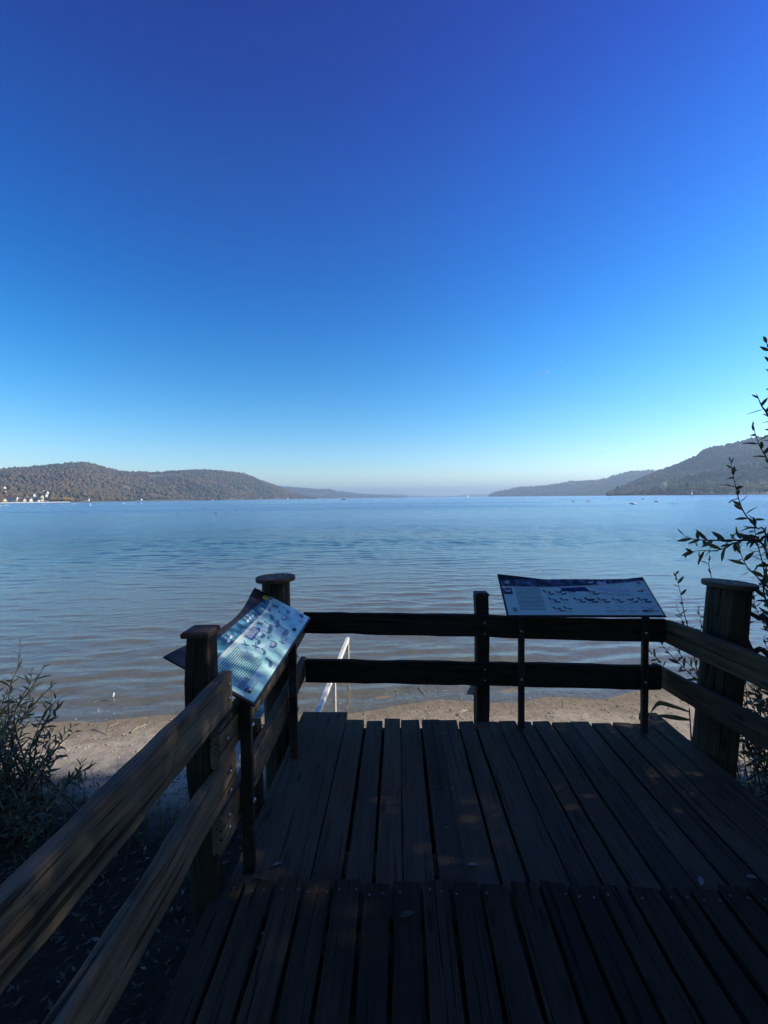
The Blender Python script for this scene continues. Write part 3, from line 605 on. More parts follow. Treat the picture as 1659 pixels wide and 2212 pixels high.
def panel(label, origin, ex, eup, PW, PH, style):
    "origin = lower left corner of the board's face, ex along its long edge, eup up its slope"
    ex, eup = Vector(ex).normalized(), Vector(eup).normalized(); en = ex.cross(eup).normalized(); eup = en.cross(ex)
    mw = Matrix(((ex.x, eup.x, en.x, origin[0]), (ex.y, eup.y, en.y, origin[1]), (ex.z, eup.z, en.z, origin[2]), (0, 0, 0, 1)))
    c = mw @ Vector((PW / 2, PH / 2, 0)); root = thing('information_panel', label, 'sign', (c.x, c.y, 0))
    # curved steel backing whose upper edge stands above the board
    n = 40; V = []; wav = (lambda u: PH + .042 + .018 * math.cos(u * 5.4) - .03 * math.sin(u * 3.14) - .03 * u) if style == 'ducks' else (lambda u: PH + .1 - .075 * math.sin(u * 3.14) ** 1.3 + .015 * u)
    for k in range(n + 1):
        u = k / n; x = -.012 + (PW + .024) * u
        V += [(x, -.012, -.012), (x, wav(u), -.012), (x, -.012, -.004), (x, wav(u), -.004)]
    Fc = []
    for k in range(n):
        a, b_ = 4 * k, 4 * k + 4; Fc += [(a, a + 1, b_ + 1, b_), (a + 2, b_ + 2, b_ + 3, a + 3), (a + 1, a + 3, b_ + 3, b_ + 1), (a, b_, b_ + 2, a + 2)]
    Fc += [(0, 2, 3, 1), (4 * n, 4 * n + 1, 4 * n + 3, 4 * n + 2)]
    put(link('backing_plate', V, Fc, M['darkface']), root, mw)
    V, Fc = box_arrays(0, PW, 0, PH, -.0036, 0); board = put(link('board', V, Fc, M['print_pale' if style == 'swans' else 'print_blue']), root, mw)
    Z1, Z2, Z3 = .0006, .0012, .0018
    if style == 'swans':
        top = [(PW * u, PH * (.77 + .05 * u + .13 * max(0, (u - .72) / .28) ** 2)) for u in np.linspace(0, 1, 24)]
        shapes('photo_strip', [top + [(PW, PH), (0, PH)]], M['photo_teal'], board, mw, Z1)
        shapes('white_band', [[(x, y - .017) for x, y in top] + top[::-1]], M['cream'], board, mw, Z2)
        bx_ = [(.40 * PW, PH * .58), (.54 * PW, PH * .60)] + [(.54 * PW + .012 * math.sin(k), PH * (.60 + .16 * k / 6)) for k in range(1, 7)] + [(.40 * PW, PH * .76)]
        shapes('text_box', [bx_], M['boxblue'], board, mw, Z1)
        shapes('box_text', textrows(.41 * PW, .535 * PW, PH * .62, PH * .74, 6, .0035), M['cream'], board, mw, Z2)
        tx = textrows(.03 * PW, .30 * PW, .22 * PH, .70 * PH, 15, .0048, rag=.1)
        shapes('printed_text', tx, M['ink'], board, mw, Z1)
        tx = []
        for (a, b_, k, w_) in ((.03, .1, 7, .1), (.40, .05, 5, .07), (.45, .2, 4, .07), (.55, .1, 5, .08), (.62, .28, 4, .08), (.50, .38, 2, .06), (.7, .5, 3, .05), (.74, .12, 4, .07), (.80, .3, 5, .07), (.86, .06, 4, .05), (.86, .66, 5, .07), (.93, .12, 6, .06), (.66, .68, 5, .06), (.79, .7, 4, .06)):
            tx += textrows(a * PW, (a + w_) * PW, b_ * PH, (b_ + .028 * k) * PH, k, .003, rag=.3)
        shapes('small_print', tx, M['ink_soft'], board, mw, Z1)
        bs = [(FLY, .34, .62, .075, .5, 1), (FLY, .37, .47, .085, .3, 1), (SWAN, .42, .48, .07, .2, 1), (SWAN, .50, .50, .085, .1, 1), (SWAN, .56, .46, .08, -.1, -1), (SWAN, .47, .26, .11, .1, 1), (DUCK, .36, .3, .07, .2, 1), (SWAN, .62, .5, .1, .2, 1), (SWAN, .67, .42, .09, 0, -1), (FLY, .60, .7, .09, .9, 1), (FLY, .66, .8, .06, .6, 1), (SWAN, .74, .62, .1, .4, 1), (DUCK, .72, .46, .08, .2, -1), (SWAN, .66, .22, .13, .1, 1), (FLY, .8, .8, .1, 1.1, 1), (SWAN, .82, .42, .12, .1, 1), (FLY, .90, .72, .1, 1.0, 1), (SWAN, .92, .44, .1, .2, 1), (FLY, .53, .16, .07, .2, 1), (DUCK, .30, .12, .09, .3, 1)]
        for a, mm, zz in ((1.0, 'ink_soft', Z1), (.62, 'whitebird', Z2)):
            shapes('bird_drawings', [bird(s, x * PW, y * PH + (.003 if a < 1 else 0), z_ * a, r_, f_) for s, x, y, z_, r_, f_ in (bs if a == 1 else bs[5:17:5])], M[mm], board, mw, zz)
        shapes('white_birds_photo', [bird(SWAN, PW * u, PH * v_, .05, .3) for u, v_ in ((.56, .89), (.6, .9), (.64, .9), (.3, .86), (.34, .88))], M['whitebird'], board, mw, Z2)
        shapes('sticker', [[(PW - .11, PH - .022), (PW - .035, PH - .018), (PW - .035, PH + .02), (PW - .11, PH + .018)]], M['sticker'], board, mw, Z3)
        shapes('sticker_print', [bird(FLY, PW - .095, PH - .004, .022)] + textrows(PW - .08, PW - .042, PH - .012, PH + .012, 3, .004), M['ink'], board, mw, Z3 + .0005)
        hd = ((.055, .05), (PW - .05, .045), (PW - .05, PH - .04), (.05, PH - .05))
    else:
        top = [(PW * u, PH * (.80 - .03 * math.sin(u * 4.5) + .12 * u ** 3)) for u in np.linspace(0, 1, 24)]
        shapes('photo_strip', [top + [(PW, PH), (0, PH)]], M['photo_brown'], board, mw, Z1)
        shapes('white_band', [[(x, y - .012 * (1.6 - u)) for (x, y), u in zip(top, np.linspace(0, 1, 24))] + top[::-1]], M['cream'], board, mw, Z2)
        shapes('photo_tile', [[(.0, PH * .56), (.065 * PW, PH * .56), (.065 * PW, PH * .76), (0, PH * .77)]], M['photo_brown'], board, mw, Z1)
        shapes('white_bird', [bird(SWAN, .03 * PW, PH * .66, .06, 0, -1), bird(SWAN, .71 * PW, PH * .88, .09, 0, 1), bird(DUCK, .63 * PW, PH * .9, .05)], M['whitebird'], board, mw, Z2)
        shapes('text_box', [[(.41 * PW, PH * .64), (.60 * PW, PH * .64), (.57 * PW, PH * .78), (.40 * PW, PH * .78)]], M['boxnavy'], board, mw, Z1)
        shapes('printed_text', textrows(.085 * PW, .27 * PW, .12 * PH, .74 * PH, 17, .0045, rag=.12), M['ink'], board, mw, Z1)
        bd = []; bw = []; tx = []
        for (row, xs2) in ((.62, (.30, .385, .47, .60)), (.40, (.32, .40, .49, .57, .65, .745, .84, .92)), (.16, (.33, .40))):
            for x in xs2:
                f_ = -1 if rng.random() < .75 else 1; s = rng.uniform(.055, .08)
                bd.append(bird(DUCK, x * PW, row * PH, s, rng.uniform(-.1, .1), f_)); tx += textrows((x - .02) * PW, (x + .03) * PW, (row - .1) * PH, (row - .06) * PH, 1, .004)
                if rng.random() < .7: bw.append(bird(DUCK, x * PW, row * PH - .003, s * .5, 0, f_))
                if rng.random() < .5: bd.append(bird(DUCK, x * PW + .03, row * PH - .018, s * .8, 0, f_))
        for x, y, s in ((.68, .70, .09), (.72, .66, .09), (.79, .65, .08), (.83, .65, .08), (.67, .2, .06), (.75, .22, .07), (.82, .2, .07), (.90, .2, .09), (.96, .22, .08)):
            bw.append(bird(WADE if y < .5 else SWAN, x * PW, y * PH, s, 0, -1)); tx += textrows((x - .03) * PW, (x + .03) * PW, (y - .14) * PH, (y - .08) * PH, 2, .003)
        shapes('duck_drawings', bd, M['brownbird'], board, mw, Z1); shapes('pale_bird_drawings', bw, M['whitebird'], board, mw, Z2); shapes('small_print', tx, M['ink_soft'], board, mw, Z1)
        shapes('orange_bird', [bird(DUCK, .94 * PW, .64 * PH, .06)], M['orange'], board, mw, Z2)
        hd = ((.05, .045), (PW - .07, .04), (PW - .045, PH - .035), (.045, PH - .03))
    for (a, b_) in hd: bolt(board, mw @ Vector((a, b_, .0)), en, 1.5)
    return root, mw
# left panel: faces the path, long edge along the left railing
lp, lmw = panel('pale blue bird panel with yellow sticker tilted over the left railing', (-.617, 1.702, .789), (-.011, 1, .02), (-.29, 0, .163), 1.165, .325, 'swans')
for y in (1.77, 2.567):
    pz_ = .80 if y < 2 else .81
    lg = timber('leg', (-.672, y, .004), (-.672, y, pz_ + .02), .05, .03, M['steel'], lp, up=Vector((0, -1, 0)), r=.003, wob=.0004, endchip=.0005)
    for z in (.66, .32): bolt(lg, (-.647, y - .015, z), (1, 0, 0), 1.1)
    timber('arm', (-.672, y, pz_ - .01), (-.9, y, pz_ + .135), .04, .012, M['steel'], lp, r=.002, wob=.0003, endchip=.0005)
# right panel: faces the camera above the front railing
o_ = W(1099, 1328, 2.86); e_ = W(1434.5, 1328.5, 2.83); tl = W(1079, 1252, 3.12)
rp_, rmw = panel('blue bird panel with rows of ducks above the front railing', o_, e_ - o_, tl - o_, (e_ - o_).length, .325, 'ducks')
for px in (1124, 1380):
    x = (px - VPX) / F * 2.9; y = YF(x) - .019
    lg = timber('leg', (x, y - .004, .001), (x, y - .004, o_.z + .03), .042, .03, M['steel'], rp_, up=Vector((0, -1, 0)), r=.003, wob=.0004, endchip=.0005)
    for z in (.70, .355): bolt(lg, (x, y - .034, z), (0, -1, 0), .9)
    timber('arm', (x, y - .02, o_.z - .012), (x, y + .24, o_.z + .155), .04, .012, M['steel'], rp_, r=.002, wob=.0003, endchip=.0005)
# small notice on a stake behind the middle post
nb = thing('notice_plate', 'small white notice plate on a stake behind the middle front post', 'sign', (.58, 3.25, gz(.58, 3.25)))
pc_ = W(1026, 1492, 3.24)
mwn = frame(pc_, (1, .15, -.18), Vector((0, -.6, 1)))
V, Fc = box_arrays(-.058, .07, -.003, .003, -.055, .075); pl_ = put(link('plate', V, Fc, pc('notice_white', (0.62, 0.68, 0.72))), nb, mwn)
V = []; Fc = []
for k in range(5):
    a, q = box_arrays(-.05, .05 - .01 * (k % 3), -.0042, -.0031, .045 - .02 * k, .052 - .02 * k, len(V)); V += a; Fc += q
put(link('printed_text', V, Fc, M['ink']), pl_, mwn)
timber('stake', (pc_.x + .01, 3.265, gz(.58, 3.26) - .2), (pc_.x + .01, 3.265, pc_.z + .03), .035, .03, M['post'], nb, up=Vector((0, -1, 0)))

# ================================================================== HANDRAIL INTO THE WATER
hr = thing('handrail', 'pale metal handrail standing in the shallow water beyond the platform', 'handrail', (-.68, 5.0, ZW))
pf, pn = W(751, 1376, 5.6), Wz(684.6, 1538, -.235)
V, Fc = timber_mesh((pf - pn).length + .5, .048, .048, r=.008, wob=0, endchip=0)
d_ = (pf - pn).normalized(); put(link('rail', V, Fc, M['handrail']), hr, frame(pn - d_ * .5 - Vector((0, 0, .048)), d_))
for px in (746.5, 723):
    y = pf.y - .03 if px > 740 else pf.y * (751 - VPX) / (723 - VPX) + .02; q = pn.lerp(pf, (y - pn.y) / (pf.y - pn.y)); zb = gz(q.x, y) - .2
    V, Fc = timber_mesh(q.z - .05 - zb, .045, .045, r=.006, wob=0, endchip=0); put(link('post', V, Fc, M['handrail']), hr, frame((q.x, y, zb), (0, 0, 1), Vector((0, -1, 0))))

# ================================================================== PLANTS
def leafmat(name, cols, trans=0.25, rough=0.5):
    m, t, b = mat(name); oi = N(t, 'ShaderNodeObjectInfo'); ge = N(t, 'ShaderNodeNewGeometry')
    f = mth(t, 'FRACT', mth(t, 'ADD', mth(t, 'MULTIPLY', oi.outputs['Random'], 7.3), ge.outputs['Random Per Island']))
    c = ramp(t, f, [(q / (len(cols) - 1), k) for q, k in enumerate(cols)])
    L(t, c, b.inputs['Base Color']); b.inputs['Roughness'].default_value = rough; b.inputs['Specular IOR Level'].default_value = 0.25
    tl_ = N(t, 'ShaderNodeBsdfTranslucent'); L(t, c, tl_.inputs['Color']); mx_ = N(t, 'ShaderNodeMixShader'); mx_.inputs[0].default_value = trans
    L(t, b.outputs[0], mx_.inputs[1]); L(t, tl_.outputs[0], mx_.inputs[2]); L(t, mx_.outputs[0], t.nodes['Material Output'].inputs['Surface']); return m
M['willow'] = leafmat('willow_leaf', [(0.035, 0.05, 0.022), (0.06, 0.08, 0.035), (0.085, 0.095, 0.05), (0.10, 0.085, 0.03)])
M['sallow'] = leafmat('sallow_leaf', [(0.05, 0.065, 0.04), (0.08, 0.1, 0.06), (0.1, 0.12, 0.08), (0.09, 0.08, 0.045)])
M['canopy'] = leafmat('canopy_leaf', [(0.11, 0.12, 0.035), (0.17, 0.165, 0.045), (0.24, 0.19, 0.05)], 0.5)
M['bark'] = plain('bark', (0.045, 0.036, 0.028), 0.9, 0, .5, 20); M['twig'] = plain('twig_bark', (0.05, 0.038, 0.026), 0.8, 0, .4, 40)
def leaf_mesh(name, w_, m, fold=.04, droop=.06, n=5):
    us = [0, .18, .42, .68, .88, 1.0][: n + 1]; ws = [.04, .65, 1.0, .78, .36, .0]; V = []; Fc = []
    for u, q in zip(us, ws): z = -droop * u * u; V += [(u, -w_ * q, z + fold * q), (u, 0, z), (u, w_ * q, z + fold * q)]
    for k in range(len(us) - 1): a = 3 * k; Fc += [(a, a + 3, a + 4, a + 1), (a + 1, a + 4, a + 5, a + 2)]
    me = bpy.data.meshes.new(name); me.from_pydata(V, [], Fc); me.materials.append(m); me.shade_smooth(); return me
LEAFV = {k: [leaf_mesh('leaf', w_, M[mm], f_, d_) for f_, d_ in ((.04, .05), (.07, .16), (.02, -.06))] for k, w_, mm in (('willow', .16, 'willow'), ('sallow', .11, 'sallow'))}
def catmull(P, n=5):
    P = [Vector(p) for p in P]; P = [P[0] * 2 - P[1]] + P + [P[-1] * 2 - P[-2]]; out = []
    for i in range(1, len(P) - 2):
        for k in range(n):
            t_ = k / n; a, b_, c_, d_ = P[i - 1], P[i], P[i + 1], P[i + 2]
            out.append(.5 * ((2 * b_) + (c_ - a) * t_ + (2 * a - 5 * b_ + 4 * c_ - d_) * t_ ** 2 + (3 * b_ - a - 3 * c_ + d_) * t_ ** 3))
    return out + [P[-2]]
def shrub(name, label, cat, base, stems, kind, limit=300):
    "stems: (points tip first, radius at the foot, bare share, leaf spacing, leaf length)"
    root = thing(name, label, cat, base); extra = []; cnt = 0
    for (pts, r0, bare, gap, ll) in stems:
        C = catmull([Vector(p) for p in pts]); n = len(C); rad = [0.0012 + (r0 - .0012) * (i / (n - 1)) ** .8 for i in range(n)]
        st = tube('stem', C, rad, M['twig'], root, 5); acc = 0.0; tot = sum((C[i + 1] - C[i]).length for i in range(n - 1)); s = 0.0; side = rng.uniform(0, 6.28); nxt = 0.0
        for i in range(n - 1):
            d = C[i + 1] - C[i]; ln = d.length
            while nxt < s + ln:
                if nxt > tot * (1 - bare): break
                p = C[i] + d * ((nxt - s) / max(ln, 1e-6)); tg = -d.normalized(); side += 2.4 + rng.uniform(-.4, .4)
                u = tg.orthogonal().normalized(); w_ = tg.cross(u); rd = u * math.cos(side) + w_ * math.sin(side)
                up = rng.uniform(.35, .95) if nxt > gap * 2 else 1.6
                ld = (rd + tg * up + Vector((0, 0, rng.uniform(-.35, .1)))).normalized()
                L_ = ll * rng.uniform(.65, 1.2) * (0.65 if nxt < gap * 2 else 1)
                nz = (tg + Vector(rng.normal(0, .35, 3))).normalized(); M4 = frame(p, ld, nz) @ Matrix.Diagonal((L_, L_, L_, 1))
                if rng.random() > .06:
                    if cnt < limit:
                        o = bpy.data.objects.new('leaf', LEAFV[kind][int(rng.integers(3))]); COL.objects.link(o); put(o, st, M4); cnt += 1
                    else: extra.append(M4)
                nxt += gap * rng.uniform(.7, 1.3)
            s += ln
    if extra:
        me = LEAFV[kind][0]; co = np.array([tuple(v.co) + (1,) for v in me.vertices]); V = np.concatenate([(np.array(x) @ co.T).T[:, :3] for x in extra])
        fq = np.array([tuple(f.vertices) for f in me.polygons]); T = (fq[None] + (np.arange(len(extra)) * len(co))[:, None, None]).reshape(-1, 4)
        o = npmesh('leaves', V, T, M[kind], True); put(o, root); o['kind'] = 'stuff'
    return root
# right: tall willow stems between the log and the water; pixel positions of the visible tips
B1 = Vector((2.85, 3.15, gz(2.85, 3.15)))
def st(px, Y, foot, r0=.008, bare=.3, gap=.032, ll=.1):
    P = [W(x, y, Y + rng.uniform(-.04, .04)) for x, y in px]; f = Vector(foot) + Vector(rng.normal(0, .07, 3)) * Vector((1, 1, 0)); f.z = gz(f.x, f.y) - .05
    mid = P[-1].lerp(f, .5) + Vector((0.1, 0, .05)); return (P + [mid, f], r0, bare, gap, ll)
S = [st([(1578, 996), (1589, 1051), (1605, 1103), (1634, 1140), (1659, 1169)], 3.1, (3.0, 3.2, 0)),
     st([(1626, 920), (1641, 963), (1659, 996), (1690, 1070)], 3.0, (3.2, 3.1, 0)),
     st([(1634, 850), (1646, 878), (1659, 897), (1700, 990)], 2.9, (3.2, 3.0, 0), .012),
     st([(1656, 742), (1676, 805), (1698, 900)], 2.9, (3.3, 2.8, 0), .012),
     st([(1479, 1157), (1495, 1164), (1526, 1167), (1572, 1167), (1634, 1169), (1675, 1185)], 2.9, (3.1, 3.0, 0), .010, .3, .026),
     st([(1485, 1194), (1512, 1189), (1540, 1190), (1568, 1183), (1592, 1172), (1650, 1180)], 2.95, (3.1, 3.0, 0), .008, .35, .03),
     st([(1534, 1178), (1532, 1210), (1536, 1244)], 3.3, (2.65, 3.35, 0), .004, .45, .035, .06),
     st([(1460, 1241), (1471, 1287), (1480, 1333), (1500, 1400)], 3.4, (2.55, 3.45, 0), .006, .25, .03, .07),
     st([(1462, 1312), (1476, 1345), (1495, 1400)], 3.35, (2.6, 3.4, 0), .004, .3, .03, .06),
     st([(1508, 1316), (1514, 1345), (1520, 1400)], 3.4, (2.6, 3.4, 0), .004, .3, .03, .06),
     st([(1594, 1182), (1614, 1225), (1659, 1283)], 3.0, (3.0, 3.1, 0)),
     st([(1628, 1123), (1634, 1166), (1651, 1234), (1655, 1300)], 3.0, (3.0, 3.1, 0)),
     st([(1424, 1385), (1429, 1391), (1454, 1420), (1495, 1460), (1520, 1490)], 3.3, (2.7, 3.3, 0), .006, .25, .028, .075),
     st([(1398, 1400), (1416, 1420), (1440, 1450), (1490, 1500)], 3.35, (2.7, 3.3, 0), .005, .3, .03, .07),
     st([(1458, 1398), (1478, 1425), (1510, 1460)], 3.2, (2.75, 3.2, 0), .005, .3, .024, .07)]
for k in range(92):
    x = rng.uniform(1592, 1790); y = rng.uniform(1185, 1620) if k < 38 else rng.uniform(1440, 1650); Y = rng.uniform(2.75, 3.5)
    S.append(st([(x, y), (x + rng.uniform(5, 30), y + 45), (x + rng.uniform(20, 60), y + 120)], Y, (2.95 + rng.uniform(-.2, .5), 3.1 + rng.uniform(-.2, .3), 0), .006, .22, .028, rng.uniform(.055, .085)))
tall = shrub('willow_shrub', 'tall dark willow shrub with narrow leaves beside the thick log', 'shrub', B1, S, 'willow')
for pts in ([(1616, 1322), (1640, 1336), (1665, 1356)], [(1611, 1378), (1627, 1408), (1662, 1418)]):
    P = [W(x, y, 2.95) for x, y in pts]; P = [P[0] + (P[0] - P[1]) * .6] + P + [Vector((3.15, 3.1, -.2)), Vector((3.1, 3.15, gz(3.1, 3.15) - .1))]
    tube('branch', catmull(P), [0.012 + .012 * i / 20 for i in range(21)], M['bark'], tall, 7)
# left: low grey-leaved willow on the beach
B2 = Vector((-2.75, 2.85, gz(-2.75, 2.85)))
c7 = lambda p: (p[0] * .2015, 1336.5 + p[1] * .2015)
def sl_(pts, Y, r0=.007, bare=.2, gap=.026, ll=.085):
    P = [W(*c7(p), Y + rng.uniform(-.03, .03)) for p in pts]; f = B2 + Vector((rng.normal(0, .16), rng.normal(0, .12), 0)); f.z = gz(f.x, f.y) - .05
    return (P + [P[-1].lerp(f, .5), f], r0, bare, gap, ll)
S = [sl_([(220, 265), (190, 520), (120, 680), (95, 850), (85, 1100), (0, 1390)], 2.9), sl_([(465, 525), (370, 690), (190, 940), (80, 1150), (0, 1350)], 2.85), sl_([(590, 680), (430, 850), (280, 1010), (120, 1250)], 2.95),
     sl_([(600, 865), (540, 1010), (420, 1220), (330, 1400), (300, 1650), (150, 2000)], 2.8), sl_([(640, 910), (560, 1010), (470, 1150), (380, 1400)], 2.85), sl_([(775, 1150), (680, 1250), (560, 1400), (400, 1600), (200, 1900)], 2.8),
     sl_([(800, 1210), (700, 1290), (600, 1400)], 2.75), sl_([(710, 1470), (620, 1470), (520, 1540), (420, 1700)], 2.7), sl_([(880, 1490), (840, 1630), (740, 1750), (560, 1950)], 2.65), sl_([(990, 1558), (870, 1640), (760, 1740), (600, 1900)], 2.6), sl_([(520, 870), (480, 1000), (400, 1200), (330, 1500)], 2.9), sl_([(340, 560), (320, 700), (230, 850), (150, 1100)], 2.95)]
for k in range(64):
    x = rng.uniform(-350, 560); y = rng.uniform(650, 1750) + max(0, x) * .7; Y = rng.uniform(2.45, 3.1)
    S.append(sl_([(x, y), (x - rng.uniform(20, 80), y + 200), (x - rng.uniform(60, 160), y + 430)], Y, .006, .12, .026, rng.uniform(.06, .09)))
shrub('willow_shrub', 'low grey-green willow bush growing on the sand left of the railing', 'shrub', B2, S, 'sallow')
# ---- unseen shade trees beside and behind the platform, crowns shaped to block light
def shade_tree(label, base, trunk_top, crowns, leaves, lean=0.0, r=.16):
    root = thing('willow_tree', label, 'tree', base); b = Vector(base); tt = Vector(trunk_top)
    tube('trunk', catmull([b - Vector((0, 0, .3)), b.lerp(tt, .4) + Vector((.08, .05, 0)), tt]), [r * (1.15 - .5 * i / 10) for i in range(11)], M['bark'], root, 10)
    Cs = []; 
    for (c, rad, share) in crowns:
        c = Vector(c); rad = Vector(rad); nt_ = max(8, int(46 * share)); tw = []
        for k in range(nt_ * 9):
            d = Vector(rng.normal(0, 1, 3)).normalized() * rng.random() ** .4; tw.append(c + Vector((d.x * rad.x, d.y * rad.y, d.z * rad.z)))
        for k in range(7):
            e = tw[k * 3]; tube('limb', catmull([tt - Vector((0, 0, .5 + .2 * k)) if k % 2 else tt, tt.lerp(e, .5) + Vector((0, 0, .25)), e], 4), [r * .45 * (1 - .85 * i / 8) for i in range(9)], M['bark'], root, 6)
        Cs.append((np.array([tuple(q) for q in tw]), int(leaves * share)))
    V = []
    for tw, n in Cs:
        P = tw[rng.integers(0, len(tw), n)] + rng.normal(0, .2, (n, 3)) * np.array([1, 1, 1.2])
        d = rng.normal(0, 1, (n, 3)); d[:, 2] -= .7; d /= np.linalg.norm(d, axis=1)[:, None]; s = np.cross(d, rng.normal(0, 1, (n, 3))); s /= np.linalg.norm(s, axis=1)[:, None]
        ln = rng.uniform(.07, .12, (n, 1)); V.append(np.stack([P, P + d * ln * .5 + s * ln * .16, P + d * ln, P + d * ln * .5 - s * ln * .16], 1))
    V = np.concatenate(V); n = len(V)
    o = npmesh('crown', V.reshape(-1, 3), (np.arange(n) * 4)[:, None] + np.arange(4)[None], M['canopy']); put(o, root); return root
shade_tree('leafy willow tree standing right of the platform beyond its railing', (5.4, 1.1, gz(5.4, 1.1)), (5.5, 1.3, 2.0), [((5.6, 1.45, 2.9), (1.7, 2.35, 2.4), 1.0), ((5.2, -1.6, 2.9), (1.8, 2.2, 2.7), .8), ((5.2, 1.9, .8), (1.3, 1.9, 1.5), .7), ((6.1, 4.0, 3.9), (.9, .7, 1.2), .3)], 82000)
shade_tree('broad willow tree behind the boardwalk with unseen boughs added overhead for shade', (3.2, -3.4, gz(3.2, -3.4)), (3.0, -3.0, 3.2), [((2.4, -1.2, 4.3), (2.6, 1.7, .9), 1.0), ((-.9, -.7, 3.9), (2.2, 1.2, .8), .7), ((-1.6, -2.2, 4.4), (2.2, 1.7, 1.3), .8), ((1.5, -4.6, 3.6), (3.4, 2.2, 2.6), 1.9)], 10000, r=.22)  # overhead crowns added to keep sky light off the deck
shade_tree('round-crowned willow tree standing left behind the boardwalk', (-4.6, -2.6, gz(-4.6, -2.6)), (-4.5, -2.4, 2.0), [((-4.6, -2.4, 3.0), (1.9, 1.9, 2.2), 1.0)], 24000)

# ================================================================== SMALL THINGS ON THE BEACH AND DECK
M['shell'] = plain('shell', (0.62, 0.58, 0.5), 0.6, 0, .25, 60); M['reed'] = plain('dry_reed', (0.42, 0.35, 0.23), 0.75, 0, .3, 30); M['deadleaf'] = plain('dead_leaf', (0.10, 0.075, 0.045), 0.9, 0, .5, 30); M['paleleaf'] = plain('pale_dead_leaf', (0.26, 0.24, 0.18), 0.85, 0, .3, 30)
def scatter(name, n, xr, yr, size, m, zoff=0.0, flat=.45, f=None):
    x = rng.uniform(*xr, n); y = rng.uniform(*yr, n)
    if f is not None: k = f(x, y); x, y = x[k], y[k]; n = len(x)
    z = ground_z(x, y) + zoff; a = rng.uniform(0, 6.28, n); s = rng.uniform(*size, n); e = rng.uniform(.4, 1.0, n)
    o_ = np.array([(1, 0, .2), (0, 1, .2), (-1, 0, .2), (0, -1, .2), (0.1, .05, 1), (0, 0, -.6)]); ft = np.array([(0, 1, 4), (1, 2, 4), (2, 3, 4), (3, 0, 4), (1, 0, 5), (2, 1, 5), (3, 2, 5), (0, 3, 5)])
    B = o_[None] * (1 + rng.normal(0, .2, (n, 6, 3))) * np.stack([s, s * e, s * flat], -1)[:, None]
    B = np.stack([B[..., 0] * np.cos(a)[:, None] - B[..., 1] * np.sin(a)[:, None] + x[:, None], B[..., 0] * np.sin(a)[:, None] + B[..., 1] * np.cos(a)[:, None] + y[:, None], B[..., 2] + z[:, None]], -1)
    ob = npmesh(name, B.reshape(-1, 3), (ft[None] + (np.arange(n) * 6)[:, None, None]).reshape(-1, 3), m); ob['kind'] = 'stuff'; return ob
beach = lambda x, y: (y > 3.0 + .3 * np.sin(x * 2)) & (y < shore(x) + .25)
scatter('shell_debris', 900, (-5, 5), (3, 5.6), (.003, .013), M['shell'], .002, .5, beach)
scatter('pebbles', 2600, (-5, 5), (2.6, 5.6), (.003, .012), plain('pebble', (0.2, 0.175, 0.14), .85, 0, .5, 30), .001, .6, lambda x, y: y < shore(x) + .4)
scatter('sand_clods', 1400, (-5, 5), (2.7, 5.4), (.008, .032), M['ground'], -.003, .35, lambda x, y: y < shore(x) - .05)
def flecks(name, n, xr, yr, lr, m, zf=None, lift=.01, wid=.14, curl=.5):
    x = rng.uniform(*xr, n); y = rng.uniform(*yr, n); z = ground_z(x, y) + rng.uniform(.002, lift, n)
    a = rng.uniform(0, 6.28, n); d = np.stack([np.cos(a), np.sin(a), rng.normal(0, curl, n)], -1); d /= np.linalg.norm(d, axis=1)[:, None]; s = np.cross(d, np.stack([rng.normal(0, .4, n), rng.normal(0, .4, n), np.ones(n)], -1)); s /= np.linalg.norm(s, axis=1)[:, None]
    ln = rng.uniform(*lr, (n, 1)); P = np.stack([x, y, z], -1); V = np.stack([P, P + d * ln * .5 + s * ln * wid, P + d * ln, P + d * ln * .5 - s * ln * wid], 1)
    o = npmesh(name, V.reshape(-1, 3), (np.arange(n) * 4)[:, None] + np.arange(4)[None], m); o['kind'] = 'stuff'; return o
flecks('leaf_litter', 5200, (-3.6, -.55), (-.8, 3.4), (.02, .07), M['deadleaf'], lift=.025); flecks('leaf_litter', 350, (-3.6, -.55), (-.8, 3.6), (.015, .05), M['paleleaf'], lift=.03, wid=.2); flecks('leaf_litter', 2500, (1.9, 4.2), (1.0, 4.0), (.02, .07), M['deadleaf'], lift=.03)
flecks('reed_bits', 520, (-5, 5), (3.6, 5.3), (.02, .09), M['reed'], lift=.008, wid=.05, curl=.12)
def grass(name, spots, per, h, m, spread=.12):
    V = []; 
    for (x, y) in spots:
        for k in range(per):
            px_, py_ = x + rng.normal(0, spread), y + rng.normal(0, spread); z = gz(px_, py_) - .02; hh = h * rng.uniform(.5, 1.2); a = rng.uniform(0, 6.28); l = rng.uniform(.15, .6) * hh; w_ = .004
            d = np.array([math.cos(a), math.sin(a), 0]); s = np.array([-d[1], d[0], 0]) * w_; p = np.array([px_, py_, z])
            V.append([p - s, p + s, p + d * l * .3 + (0, 0, hh * .7) + s * .7, p + d * l * .3 + (0, 0, hh * .7) - s * .7]); V.append([V[-1][3], V[-1][2], p + d * l + (0, 0, hh) + s * .1, p + d * l + (0, 0, hh) - s * .1])
    V = np.array(V); n = len(V); o = npmesh(name, V.reshape(-1, 3), (np.arange(n) * 4)[:, None] + np.arange(4)[None], m); o['kind'] = 'stuff'; return o
M['grass'] = leafmat('grass_blade', [(0.05, 0.06, 0.025), (0.09, 0.09, 0.04), (0.16, 0.13, 0.07)])
